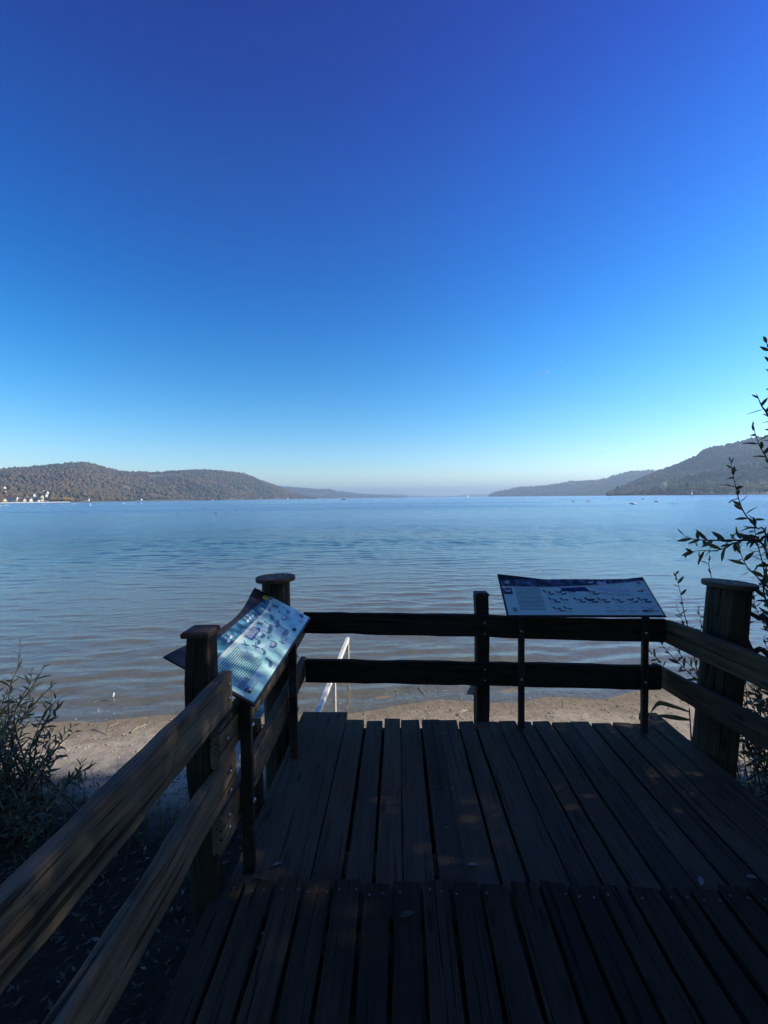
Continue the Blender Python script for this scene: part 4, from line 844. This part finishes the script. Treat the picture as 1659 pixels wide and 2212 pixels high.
grass('grass', [(-2.3 + rng.uniform(-1.1, .7), 2.2 + rng.uniform(-.9, .9)) for _ in range(46)], 9, .2, M['grass']); grass('grass', [(2.15 + rng.uniform(-.05, .9), 3.3 + rng.uniform(-.4, .5)) for _ in range(14)], 8, .28, M['grass'], .07)
# reed stalks lying on the sand
for q, (a, b_, r_) in enumerate([((282, 1588), (317, 1570), .006), ((284, 1590), (300, 1573), .005), ((988, 1552), (1008, 1539), .007), ((985, 1549), (1003, 1537), .005), ((200, 1579), (236, 1592), .004), ((1104, 1548), (1106, 1518), .004), ((232, 1578), (256, 1566), .004), ((905, 1483), (921, 1504), .004), ((1215, 1532), (1216, 1506), .004)]):
    pa, pb = Wz(*a, ZW), Wz(*b_, ZW)
    if q in (5, 8): pb = pa + Vector((.01, .02, .17)); pa.z = gz(pa.x, pa.y) - .03; pb.z = pa.z + .2
    else: pa.z, pb.z = gz(pa.x, pa.y) + .008, gz(pb.x, pb.y) + .012
    lab = 'short dry reed stub standing upright in the sand' if q in (5, 8) else 'dry pale reed stalk lying on the sand near the water'
    tag(tube('reed_stalk', [pa, pa.lerp(pb, .5) + Vector((0, 0, .004)), pb], [r_, r_ * .9, r_ * .6], M['reed'], None, 6), lab, 'reed', 'upright reed stubs on the beach' if q in (5, 8) else 'reed stalks lying on the beach')
# broad reed leaves bending beside the log
rb = thing('reed_plant', 'reed with two broad bent leaves beside the thick log', 'plant', (2.32, 3.25, gz(2.32, 3.25)))
def blade(pts, w_):
    P = catmull(pts, 6); V = []; Fc = []; n = len(P)
    for i, p in enumerate(P):
        u = i / (n - 1); q = w_ * max(.08, math.sin(math.pi * min(1, u * .85 + .12))) ; V += [p + Vector((0, .3 * q, q)), p - Vector((0, .006, 0)), p - Vector((0, .3 * q, q))]
    for i in range(n - 1): a = 3 * i; Fc += [(a, a + 3, a + 4, a + 1), (a + 1, a + 4, a + 5, a + 2)]
    put(link('leaf', V, Fc, M['willow'], True), rb)
Yb = 3.22
blade([W(1488, 1537, Yb), W(1455, 1526, Yb), W(1425, 1519, Yb), W(1411, 1531, Yb), W(1404, 1544, Yb)], .016); blade([W(1489, 1555, Yb), W(1452, 1549, Yb), W(1416, 1545, Yb)], .017)
f_ = Vector((2.3, 3.24, gz(2.3, 3.24) - .05)); P = W(1489, 1530, Yb); tube('stem', [f_, f_.lerp(P, .5) + Vector((.01, 0, 0)), P], [.007, .006, .004], M['twig'], rb, 6)
# fallen leaves on the deck
for q, (x, y, s, a, k) in enumerate([(1515, 1915, .06, 1.0, 1), (1612, 1896, .05, .1, 1), (1492, 1717, .03, .5, 1), (1462, 1680, .035, 2.6, 1), (1400, 1792, .04, 0, 0), (862, 1983, .07, .4, 0), (587, 1872, .05, .5, 1), (1160, 1672, .025, 1, 1), (1105, 1668, .03, 2.2, 0), (960, 1790, .02, .3, 1), (1010, 1870, .05, .2, 1)]):
    zz = .004 if y < 1895 else ZT + .002; p = Wz(x, y, zz); p.z += .004
    me = leaf_mesh('fallen_leaf', .17, M['paleleaf' if k else 'deadleaf'], .05, .1); o = bpy.data.objects.new('fallen_leaf', me); COL.objects.link(o)
    o.matrix_basis = Matrix.Translation(p) @ Matrix.Rotation(a, 4, 'Z') @ Matrix.Scale(s, 4); tag(o, ('pale' if k else 'brown') + ' narrow fallen leaf lying on the ' + ('platform planks' if y < 1895 else 'boardwalk planks'), 'leaf', f"{'pale' if k else 'brown'} fallen leaves on the {'platform' if y < 1895 else 'boardwalk'}")
# feather drifting in the shallows
p = Wz(245, 1508, ZW); fe = bpy.data.objects.new('feather', leaf_mesh('feather', .3, M['shell'], .1, -.5)); COL.objects.link(fe); fe.matrix_basis = Matrix.Translation(p + Vector((0, 0, .01))) @ Matrix.Rotation(R_(-55), 4, 'Y') @ Matrix.Scale(.06, 4); tag(fe, 'small white feather drifting on the shallow water near the sand', 'feather')

# ================================================================== FAR SHORES
M['wall_w'] = plain('house_wall', (0.78, 0.75, 0.68), 0.8, 0, .12, .3); M['wall_y'] = plain('house_wall_cream', (0.6, 0.52, 0.34), 0.8, 0, .12, .3); M['roof'] = plain('roof_tile', (0.17, 0.085, 0.06), 0.85, 0, .3, 1); M['roof_g'] = plain('roof_grey', (0.1, 0.09, 0.09), 0.85, 0, .3, 1)
M['pane'] = plain('window_glass', (0.04, 0.05, 0.06), 0.15, 0, .2, 2); M['quay'] = plain('quay_stone', (0.5, 0.47, 0.42), 0.85, 0, .15, .2)
def house_proto(wallm, roofm, fl):
    root = bpy.data.objects.new('house', None); COL.objects.link(root); h = 2.9 * fl; P = []
    V, Fc = box_arrays(-.5, .5, -.36, .36, -.5, h); 
    k = len(V); V += [(-.5, 0, h + 3), (.5, 0, h + 3)]; Fc = [f for f in Fc] + [(1, 3, k), (5, k + 1, 7)]
    P.append(link('wall', V, Fc, wallm))
    V = [(-.55, -.44, h - .35), (.55, -.44, h - .35), (.55, 0, h + 3.1), (-.55, 0, h + 3.1), (-.55, .44, h - .35), (.55, .44, h - .35)]; V += [(x, y, z + .3) for x, y, z in V]
    Fc = [(0, 1, 2, 3), (3, 2, 5, 4), (6, 9, 8, 7), (9, 10, 11, 8), (0, 6, 7, 1), (4, 5, 11, 10), (0, 3, 9, 6), (3, 4, 10, 9), (1, 7, 8, 2), (2, 8, 11, 5)]
    P.append(link('roof', V, Fc, roofm))
    for f in range(fl):
        for x in (-.3, 0, .3):
            V, Fc = box_arrays(x - .06, x + .06, -.3645, -.3605, 1.0 + 2.9 * f, 2.4 + 2.9 * f); P.append(link('window', V, Fc, M['pane']))
    for p in P: p.parent = root
    return root
def copy_tree(o, parent=None):
    c = o.copy(); COL.objects.link(c); c.parent = parent
    for ch in o.children: copy_tree(ch, c)
    return c
protos = {}
def house(p, w_, yaw, wallk, roofk, fl, label, group):
    key = (wallk, roofk, fl)
    if key not in protos: protos[key] = o = house_proto(M[wallk], M[roofk], fl)
    else: o = copy_tree(protos[key])
    o.location = p; o.scale = (w_ * 1.35, max(10.0, w_ * .9), 1.45); o.rotation_euler.z = yaw; tag(o, label, 'house', group); return o
c8 = lambda cx, cy: (cx * .13427, 1030.2 + cy * .13427)
LH = [(50, 290, 80, 'wall_w', 'roof_g', 2), (35, 395, 90, 'wall_y', 'roof', 1), (150, 385, 105, 'wall_w', 'roof', 2), (330, 278, 65, 'wall_w', 'roof', 2), (290, 322, 50, 'wall_w', 'roof_g', 1), (420, 280, 65, 'wall_w', 'roof', 2), (412, 312, 55, 'wall_y', 'roof', 1), (520, 255, 75, 'wall_w', 'roof_g', 1),
      (580, 285, 55, 'wall_w', 'roof', 2), (530, 312, 50, 'wall_w', 'roof_g', 1), (690, 270, 55, 'wall_w', 'roof', 2), (740, 288, 60, 'wall_w', 'roof', 2), (715, 312, 65, 'wall_w', 'roof_g', 1), (660, 392, 55, 'wall_y', 'roof_g', 3), (330, 396, 100, 'wall_y', 'roof', 1), (440, 394, 95, 'wall_w', 'roof', 1), (745, 395, 75, 'wall_w', 'roof', 1),
      (590, 396, 60, 'wall_w', 'roof', 1), (1000, 388, 70, 'roof_g', 'roof_g', 1), (1640, 348, 110, 'wall_w', 'roof_g', 1), (65, 215, 50, 'wall_w', 'roof', 2), (240, 395, 60, 'wall_w', 'roof', 2), (1380, 385, 70, 'wall_w', 'roof', 1)]
HN = {'wall_w': 'white', 'wall_y': 'cream', 'roof_g': 'dark grey'}; RN = {'roof': 'red roofed', 'roof_g': 'grey roofed'}
for (cx, cy, w_, wk, rk, fl) in LH:
    x, y = c8(cx, cy); p = at_row('hill', x, y); fn = {1: 'low', 2: 'two storey', 3: 'three storey'}[fl]; where = 'by the water' if cy > 335 else 'on the slope above the water'
    house((p.x, p.y, p.z), w_ * .13427 * p.y / F, R_(rng.uniform(-18, 18)), wk, rk, fl, f'{fn} {RN[rk]} {HN[wk]} house {where} below the wooded hill', f'{fn} {RN[rk]} {HN[wk]} houses {where}')
c9 = lambda cx, cy: (1325.4 + cx * .201, 1024.7 + cy * .201)
for (cx, cy, w_, wk, rk, fl) in [(150, 207, 38, 'wall_w', 'roof_g', 1), (275, 200, 22, 'wall_w', 'roof', 2), (225, 198, 30, 'wall_y', 'roof', 1), (335, 192, 24, 'wall_w', 'roof', 1), (265, 178, 26, 'wall_y', 'roof', 1), (385, 180, 24, 'wall_w', 'roof', 1), (440, 160, 24, 'wall_w', 'roof', 1), (820, 190, 60, 'wall_y', 'roof', 1), (1080, 150, 50, 'wall_w', 'roof_g', 1), (1330, 120, 40, 'wall_w', 'roof', 1)]:
    x, y = c9(cx, cy); p = at_row('hillside', x, y); fn = {1: 'low', 2: 'two storey'}[fl]
    house((p.x, p.y, p.z), w_ * .201 * p.y / F, R_(rng.uniform(-18, 18)), wk, rk, fl, f'{fn} {RN[rk]} {HN[wk]} house on the steep hillside shore', f'{fn} {RN[rk]} {HN[wk]} houses on the steep hillside shore')
for (nm, px, w_, wk, rk, fl) in [('hill', 560, 6, 'wall_w', 'roof', 2), ('hill', 597, 8, 'wall_w', 'roof', 2), ('hill', 614, 12, 'wall_w', 'roof', 2), ('hill', 634, 9, 'wall_y', 'roof', 2), ('hill', 520, 6, 'wall_w', 'roof', 1), ('hill', 455, 7, 'wall_y', 'roof', 1), ('hill', 300, 9, 'wall_w', 'roof_g', 1), ('hill', 655, 6, 'wall_w', 'roof', 2), ('far_hill', 690, 5, 'wall_w', 'roof', 3), ('far_hill', 763, 7, 'wall_w', 'roof_g', 3), ('far_hill', 787, 6, 'wall_w', 'roof', 3), ('far_hill', 822, 7, 'wall_w', 'roof_g', 3), ('far_hill', 740, 5, 'wall_w', 'roof', 3)]:
    p = on_hill(nm, px, .05); fn = {1: 'low', 2: 'two storey', 3: 'three storey'}[fl]; wh = 'at the foot of the wooded hill beyond the village' if nm == 'hill' else 'at the foot of the hazy far hill'
    o = house((p.x, p.y, p.z), w_ * p.y / F, R_(rng.uniform(-12, 12)), wk, rk, fl, f'{fn} {RN[rk]} {HN[wk]} house {wh}', f'{fn} {RN[rk]} {HN[wk]} houses {wh}')
# trees along the far shores
def fartree(crownm, kind):
    root = bpy.data.objects.new('tree', None); COL.objects.link(root); V, Fc = tube_arrays([(0, 0, -.05), (0.01, 0, .2), (0, 0.01, .55)], [.035, .03, .015], 6); t_ = link('trunk', V, Fc, M['bark']); t_.parent = root
    n = 170 if kind != 'poplar' else 150; B = []; T = []
    o_ = np.array([(1, 0, 0), (0, 1, 0), (-1, 0, 0), (0, -1, 0), (0, 0, 1), (0, 0, -1)]); ft = np.array([(0, 1, 4), (1, 2, 4), (2, 3, 4), (3, 0, 4), (1, 0, 5), (2, 1, 5), (3, 2, 5), (0, 3, 5)])
    lobes = [(rng.normal(0, .17), rng.normal(0, .17), rng.uniform(.38, .8), rng.uniform(.14, .26)) for _ in range(7)]
    for k in range(n):
        if kind == 'poplar': z = rng.uniform(.1, .98); r_ = .11 * math.sin(math.pi * min(1, z * .8 + .18)) ** .7; a = rng.uniform(0, 6.28); c = np.array([r_ * math.cos(a), r_ * math.sin(a), z]); s = rng.uniform(.03, .06)
        else: lx_, ly_, lz_, lr_ = lobes[k % 7]; d = rng.normal(0, 1, 3); d /= np.linalg.norm(d); c = np.array([lx_, ly_, lz_]) + d * lr_ * rng.uniform(.6, 1.0); s = rng.uniform(.035, .075)
        T.append(ft + len(B) * 6); B.append(c + o_ * s * (1 + rng.normal(0, .3, (6, 3))))
    c_ = npmesh('crown', np.concatenate(B), np.concatenate(T), crownm); c_.parent = root; return root
def crownmat(name, lo, hi): m, t, b = mat(name); ge = N(t, 'ShaderNodeNewGeometry'); L(t, ramp(t, ge.outputs['Random Per Island'], [(0, lo), (1, hi)]), b.inputs['Base Color']); b.inputs['Roughness'].default_value = .95; b.inputs['Specular IOR Level'].default_value = .05; return m
CM = {'golden': crownmat('golden_crown', (0.34, 0.22, 0.05), (0.62, 0.45, 0.13)), 'pale yellow': crownmat('pale_crown', (0.55, 0.47, 0.24), (0.8, 0.72, 0.46)), 'brown': crownmat('brown_crown', (0.19, 0.12, 0.06), (0.38, 0.24, 0.11)), 'green': crownmat('green_crown', (0.03, 0.045, 0.02), (0.09, 0.1, 0.045)), 'olive': crownmat('olive_crown', (0.14, 0.135, 0.06), (0.30, 0.27, 0.12))}
tp = {}
def far_tree(p, h, w_, col, kind, where, group):
    k = (col, kind)
    if k not in tp: tp[k] = o = fartree(CM[col], kind)
    else: o = copy_tree(tp[k])
    w_ *= 1.3; h *= 1.15; o.location = p; o.scale = (w_ / (.24 if kind == 'poplar' else .72), w_ / (.24 if kind == 'poplar' else .72), h); o.rotation_euler.z = rng.uniform(0, 6.28); sh = 'slender poplar' if kind == 'poplar' else 'broad round'
    tag(o, f'{col} {sh} tree {where}', 'tree', f'{col} {sh} trees {group}')
for (cx, top, bot, w_, col, kind) in [(45, 135, 212, 30, 'green', 'poplar'), (543, 88, 200, 44, 'pale yellow', 'round'), (640, 93, 200, 50, 'olive', 'round'), (718, 85, 200, 20, 'olive', 'poplar'), (757, 95, 202, 24, 'olive', 'poplar'), (790, 92, 200, 26, 'green', 'poplar'), (965, 74, 196, 100, 'olive', 'round'), (985, 140, 206, 70, 'green', 'round'), (1160, 128, 206, 70, 'golden', 'round'), (1265, 135, 206, 66, 'brown', 'round'),
      (1425, 92, 206, 30, 'golden', 'poplar'), (1470, 122, 206, 70, 'golden', 'round'), (1570, 150, 208, 60, 'brown', 'round'), (1390, 125, 206, 50, 'brown', 'round'), (1120, 118, 206, 26, 'green', 'poplar'), (1620, 130, 208, 60, 'olive', 'round'), (690, 145, 204, 50, 'brown', 'round'), (730, 150, 205, 40, 'brown', 'round'), (880, 140, 204, 50, 'brown', 'round'), (1085, 140, 205, 60, 'brown', 'round'), (1210, 130, 205, 60, 'green', 'round'), (1320, 140, 206, 60, 'olive', 'round'), (500, 150, 204, 50, 'brown', 'round'), (590, 130, 204, 40, 'green', 'round'), (420, 155, 206, 44, 'green', 'round'), (330, 170, 208, 40, 'brown', 'round'), (120, 165, 210, 40, 'green', 'round'), (1690, 130, 208, 60, 'golden', 'round'), (830, 160, 206, 40, 'olive', 'round'), (930, 150, 206, 40, 'brown', 'round'), (1025, 150, 206, 40, 'olive', 'round')]:
    x, y = c9(cx, bot); p = at_row('hillside', x, y); far_tree((p.x, p.y, p.z - .5), (bot - top) * .201 * p.y / F, w_ * .201 * p.y / F, col, kind, 'on the steep hillside shore', 'on the steep hillside shore')
for (cx, top, bot, w_, col, kind) in [(15, 330, 400, 60, 'golden', 'round'), (830, 330, 398, 75, 'golden', 'round'), (910, 335, 396, 70, 'brown', 'round'), (1070, 325, 396, 75, 'golden', 'round'), (1150, 340, 394, 80, 'golden', 'round'), (1250, 350, 394, 80, 'brown', 'round'), (1310, 352, 394, 60, 'brown', 'round'), (1450, 350, 390, 70, 'olive', 'round'), (1540, 352, 388, 60, 'brown', 'round'), (240, 320, 395, 60, 'green', 'round'), (620, 325, 398, 80, 'olive', 'round'), (180, 290, 350, 70, 'green', 'round'), (370, 320, 378, 90, 'olive', 'round'), (130, 230, 310, 60, 'brown', 'round'), (250, 235, 300, 60, 'brown', 'round'), (730, 335, 392, 60, 'green', 'round'), (450, 325, 380, 70, 'olive', 'round'), (80, 200, 280, 30, 'green', 'poplar'), (380, 205, 262, 30, 'olive', 'poplar'), (1620, 350, 386, 60, 'olive', 'round'), (1720, 350, 384, 70, 'brown', 'round'), (1850, 348, 382, 70, 'golden', 'round'), (2000, 345, 378, 80, 'brown', 'round'), (2200, 342, 372, 80, 'olive', 'round')]:
    x, y = c8(cx, bot); p = at_row('hill', x, y); far_tree((p.x, p.y, p.z - .5), (bot - top) * .13427 * p.y / F, w_ * .13427 * p.y / F, col, kind, 'in the village under the long wooded hill', 'in the village under the long wooded hill')
# pale quay wall along the village shore
P = [on_hill('hill', x, .012) for x in np.linspace(-60, 150, 50)]; V = []; Fc = []
for i, p in enumerate(P): V += [(p.x, p.y, ZW - 1.5), (p.x, p.y, ZW + 2.1), (p.x, p.y + 2.2, ZW + 2.1), (p.x, p.y + 2.2, ZW - 1.5)]
for i in range(len(P) - 1): a = 4 * i; Fc += [(a, a + 4, a + 5, a + 1), (a + 1, a + 5, a + 6, a + 2), (a + 2, a + 6, a + 7, a + 3)]
tag(link('quay_wall', V, Fc, M['quay']), 'long low pale quay wall along the village shore', 'wall')
# ---- boats
M['sail'] = plain('sail_cloth', (0.78, 0.77, 0.74), 0.7, 0, .06, .5); M['hull'] = plain('hull_white', (0.6, 0.6, 0.6), 0.4, 0, .1, 1); M['hull_d'] = plain('hull_dark', (0.03, 0.035, 0.045), 0.5, 0, .3, 1)
def hull(parent, ln, w_, h, m):
    V = []; Fc = []; n = 9
    for i in range(n):
        u = i / (n - 1); b_ = w_ * .5 * (math.sin(math.pi * min(1, .18 + u * .82)) ** .6) if u < 1 else .01; x = (u - .5) * ln; sh = h * (1 + .25 * (u - .4) ** 2 * 2)
        V += [(x, -b_, sh), (x, -b_ * .75, 0), (x, 0, -h * .5), (x, b_ * .75, 0), (x, b_, sh)]
    for i in range(n - 1):
        for k in range(4): a = 5 * i + k; Fc.append((a, a + 1, a + 6, a + 5))
        Fc.append((5 * i, 5 * i + 5, 5 * i + 9, 5 * i + 4))
    Fc.append((0, 4, 3, 2, 1)); o = link('hull', V, Fc, m); o.parent = parent; return o
def sailboat(px, py, hgt, yaw, label, hm):
    Y = (HC - ZW) * F / (py - hor(px)); p = W(px, hor(px), Y); r_ = thing('sailboat', label, 'sailboat', (p.x, p.y, ZW + .2)); r_.rotation_euler.z = yaw; k = hgt * Y / F / 11.5
    r_.scale = (k, k, k); hull(r_, 7.6, 2.4, .9, hm); m_ = link('mast', *tube_arrays([(.4, 0, .8), (.4, 0, 11.2)], [.08, .05], 6), M['bolt']); m_.parent = r_
    def sail(nm, A, Bp, Cp, bel):
        V = []; Fc = []; n = 6; A, Bp, Cp = map(Vector, (A, Bp, Cp))
        for i in range(n + 1):
            for j in range(n + 1):
                u = i / n; q = A.lerp(Bp, u); s = Cp.lerp(Bp, u); w_ = j / n; pt = q.lerp(s, w_); pt.y += bel * math.sin(math.pi * w_) * (1 - u); V.append(pt)
        for i in range(n):
            for j in range(n): a = i * (n + 1) + j; Fc.append((a, a + 1, a + n + 2, a + n + 1))
        o = link(nm, V, Fc, M['sail'], True); o.parent = r_
    sail('mainsail', (.3, 0, 1.6), (.35, 0, 11.0), (-3.4, .5, 1.7), .35); sail('jib', (3.6, 0, 1.1), (.5, 0, 9.6), (.1, .7, 1.4), .4)
    b_ = link('boom', *tube_arrays([(.4, 0, 1.55), (-3.5, .5, 1.6)], .06, 6), M['bolt']); b_.parent = r_; return r_
sailboat(1495, 1070.6, 14.0, R_(42), 'white sailboat with dark hull under two sails off the steep hillside', M['hull_d']); sailboat(1011, 1075.2, 9.4, R_(48), 'small white sailboat under sail in the middle of the open lake', M['hull'])
px, py = 742, 1079.8; Y = (HC - ZW) * F / (py - hor(px)); p = W(px, hor(px), Y); mb = thing('motorboat', 'small dark motorboat with low cabin out on the lake', 'boat', (p.x, p.y, ZW + .15)); mb.rotation_euler.z = R_(8)
hull(mb, 5.6, 2.0, .7, M['hull_d']); V, Fc = box_arrays(-.6, 1.1, -.7, .7, .7, 1.5); link('cabin', V, Fc, M['hull_d']).parent = mb; V, Fc = box_arrays(-1.8, -1.2, -.25, .25, .5, 1.7); link('outboard_motor', V, Fc, M['steel']).parent = mb
# ---- water birds
def swan_mesh(m):
    V = []; Fc = []; n = 8
    prof = [(-.62, .02, .2), (-.5, .12, .2), (-.2, .24, .17), (.1, .24, .14), (.32, .13, .13), (.4, .03, .14)]
    for (x, r_, z) in prof:
        for k in range(n): a = 2 * math.pi * k / n; V.append((x, r_ * math.cos(a), z + r_ * .75 * math.sin(a)))
    for i in range(len(prof) - 1):
        for k in range(n): q = (k + 1) % n; Fc.append((i * n + k, i * n + q, (i + 1) * n + q, (i + 1) * n + k))
    v2, f2 = tube_arrays([(.3, 0, .2), (.42, 0, .38), (.36, 0, .6), (.42, 0, .74), (.52, 0, .72), (.62, 0, .67)], [.07, .05, .04, .045, .045, .012], 6); k = len(V); V += v2; Fc += [tuple(i + k for i in f) for f in f2]
    me = bpy.data.meshes.new('swan'); me.from_pydata([tuple(v) for v in V], [], Fc); me.materials.append(m); me.shade_smooth(); return me
M['swan'] = plain('white_plumage', (0.78, 0.77, 0.74), 0.8, 0, .05, 4); M['duck'] = plain('dark_plumage', (0.03, 0.028, 0.025), 0.8, 0, .3, 4)
sm, dm = swan_mesh(M['swan']), swan_mesh(M['duck'])
def wbird(px, py, me, s, name, label, grp):
    d = max(py - hor(px), 2.0); Y = (HC - ZW) * F / d; p = W(px, hor(px), Y); o = bpy.data.objects.new(name, me); COL.objects.link(o); o.location = (p.x, p.y, ZW - .02); o.rotation_euler.z = rng.uniform(0, 6.28); o.scale = (s, s, s); tag(o, label, 'bird', grp)
for (cx, cy) in [(5, 475), (75, 468), (115, 467), (335, 470), (700, 450), (985, 447), (1075, 450), (1165, 443), (1207, 434), (1448, 440), (1453, 465), (1550, 442), (1625, 436)]: wbird(*c8(cx, cy), sm, 1.45, 'swan', 'white swan floating off the village shore', 'white swans off the village shore')
for (cx, cy) in [(755, 275), (530, 282), (565, 280), (605, 281), (1128, 278), (700, 270)]: wbird(cx * .5035, 946.7 + cy * .5035, sm, 1.5, 'swan', 'white swan floating off the long wooded hill beyond the village', 'white swans off the long wooded hill')
for (cx, cy) in [(590, 320), (735, 318), (812, 331), (880, 331), (968, 318), (1072, 342), (1078, 343), (1173, 333), (600, 323), (1115, 322)]: wbird(RX(cx), RY(cy), sm, 1.45, 'swan', 'white swan floating on the open lake before the steep hillside', 'white swans before the steep hillside')
for (cx, cy) in [(875, 300), (925, 325), (970, 323), (350, 322), (880, 303), (600, 318), (1010, 312), (760, 330)]: wbird(cx * .5035, 946.7 + cy * .5035, dm, .4, 'duck', 'dark duck swimming on the lake before the long wooded hill', 'dark ducks on the lake')
for (cx, cy) in [(1190, 235), (1215, 243), (1400, 212), (600, 305), (640, 308), (680, 303), (420, 309)]: wbird(1325.4 + cx * .201, 1026.2 + cy * .201, dm, .45, 'duck', 'dark duck swimming before the steep hillside shore', 'dark ducks before the steep hillside')
# birds on the wing
for (cx, cy, s) in [(942, 117, 1.3), (1069, 124, 1.4), (1090, 121, 1.3)]:
    p = W(RX(cx), RY(cy), 230); V = [(.3, 0, 0), (-.3, 0, .02), (.08, .08, .05), (.08, -.08, .05), (0, .62, .22), (-.12, .6, .2), (0, -.62, .22), (-.12, -.6, .2), (-.12, .08, .05), (-.12, -.08, .05), (.05, 0, -.08)]
    Fc = [(0, 2, 3), (2, 8, 9, 3), (8, 1, 9), (2, 4, 5, 8), (3, 9, 7, 6), (0, 10, 2), (0, 3, 10), (10, 8, 2), (10, 3, 9), (10, 1, 8), (10, 9, 1)]
    o = link('gull', V, Fc, M['duck']); o.location = p; o.scale = (s, s, s); o.rotation_euler = (R_(rng.uniform(-12, 12)), 0, R_(80 + rng.uniform(-20, 20))); tag(o, 'dark gull flying low above the steep hillside ridge', 'bird', 'gulls in flight')
# vapour trail high up
pa, pb = W(1160, 812, 15500), W(1184, 802, 15500); m, t, b = mat('vapour'); b.inputs['Base Color'].default_value = (.9, .9, .9, 1); b.inputs['Roughness'].default_value = 1
nn = noise(t, N(t, 'ShaderNodeTexCoord').outputs['Object'], .01, 3); L(t, ramp(t, nn, [(.35, (.78, .78, .8)), (.65, (.92, .92, .92))]), b.inputs['Base Color'])
tag(tube('vapour_trail', [pa, pa.lerp(pb, .35), pa.lerp(pb, .7), pb], [2, 8, 13, 4], m, None, 8), 'short thin white vapour trail in the blue sky', 'vapour trail')
import OpenImageIO as o,numpy as np
a=o.ImageBuf('/workdir/render_main.png').get_pixels(o.UINT8);h,w=a.shape[:2]
for Y in (30,200,400,550,700,800,900,1000,1050,1090,1150,1250,1350,1450,1500,1530): print(Y,[tuple(int(q) for q in a[int(Y/2212*h)-1:int(Y/2212*h)+2,int(x/1659*w)-1:int(x/1659*w)+2,:3].mean((0,1))) for x in (60,450,830,1200,1560)])
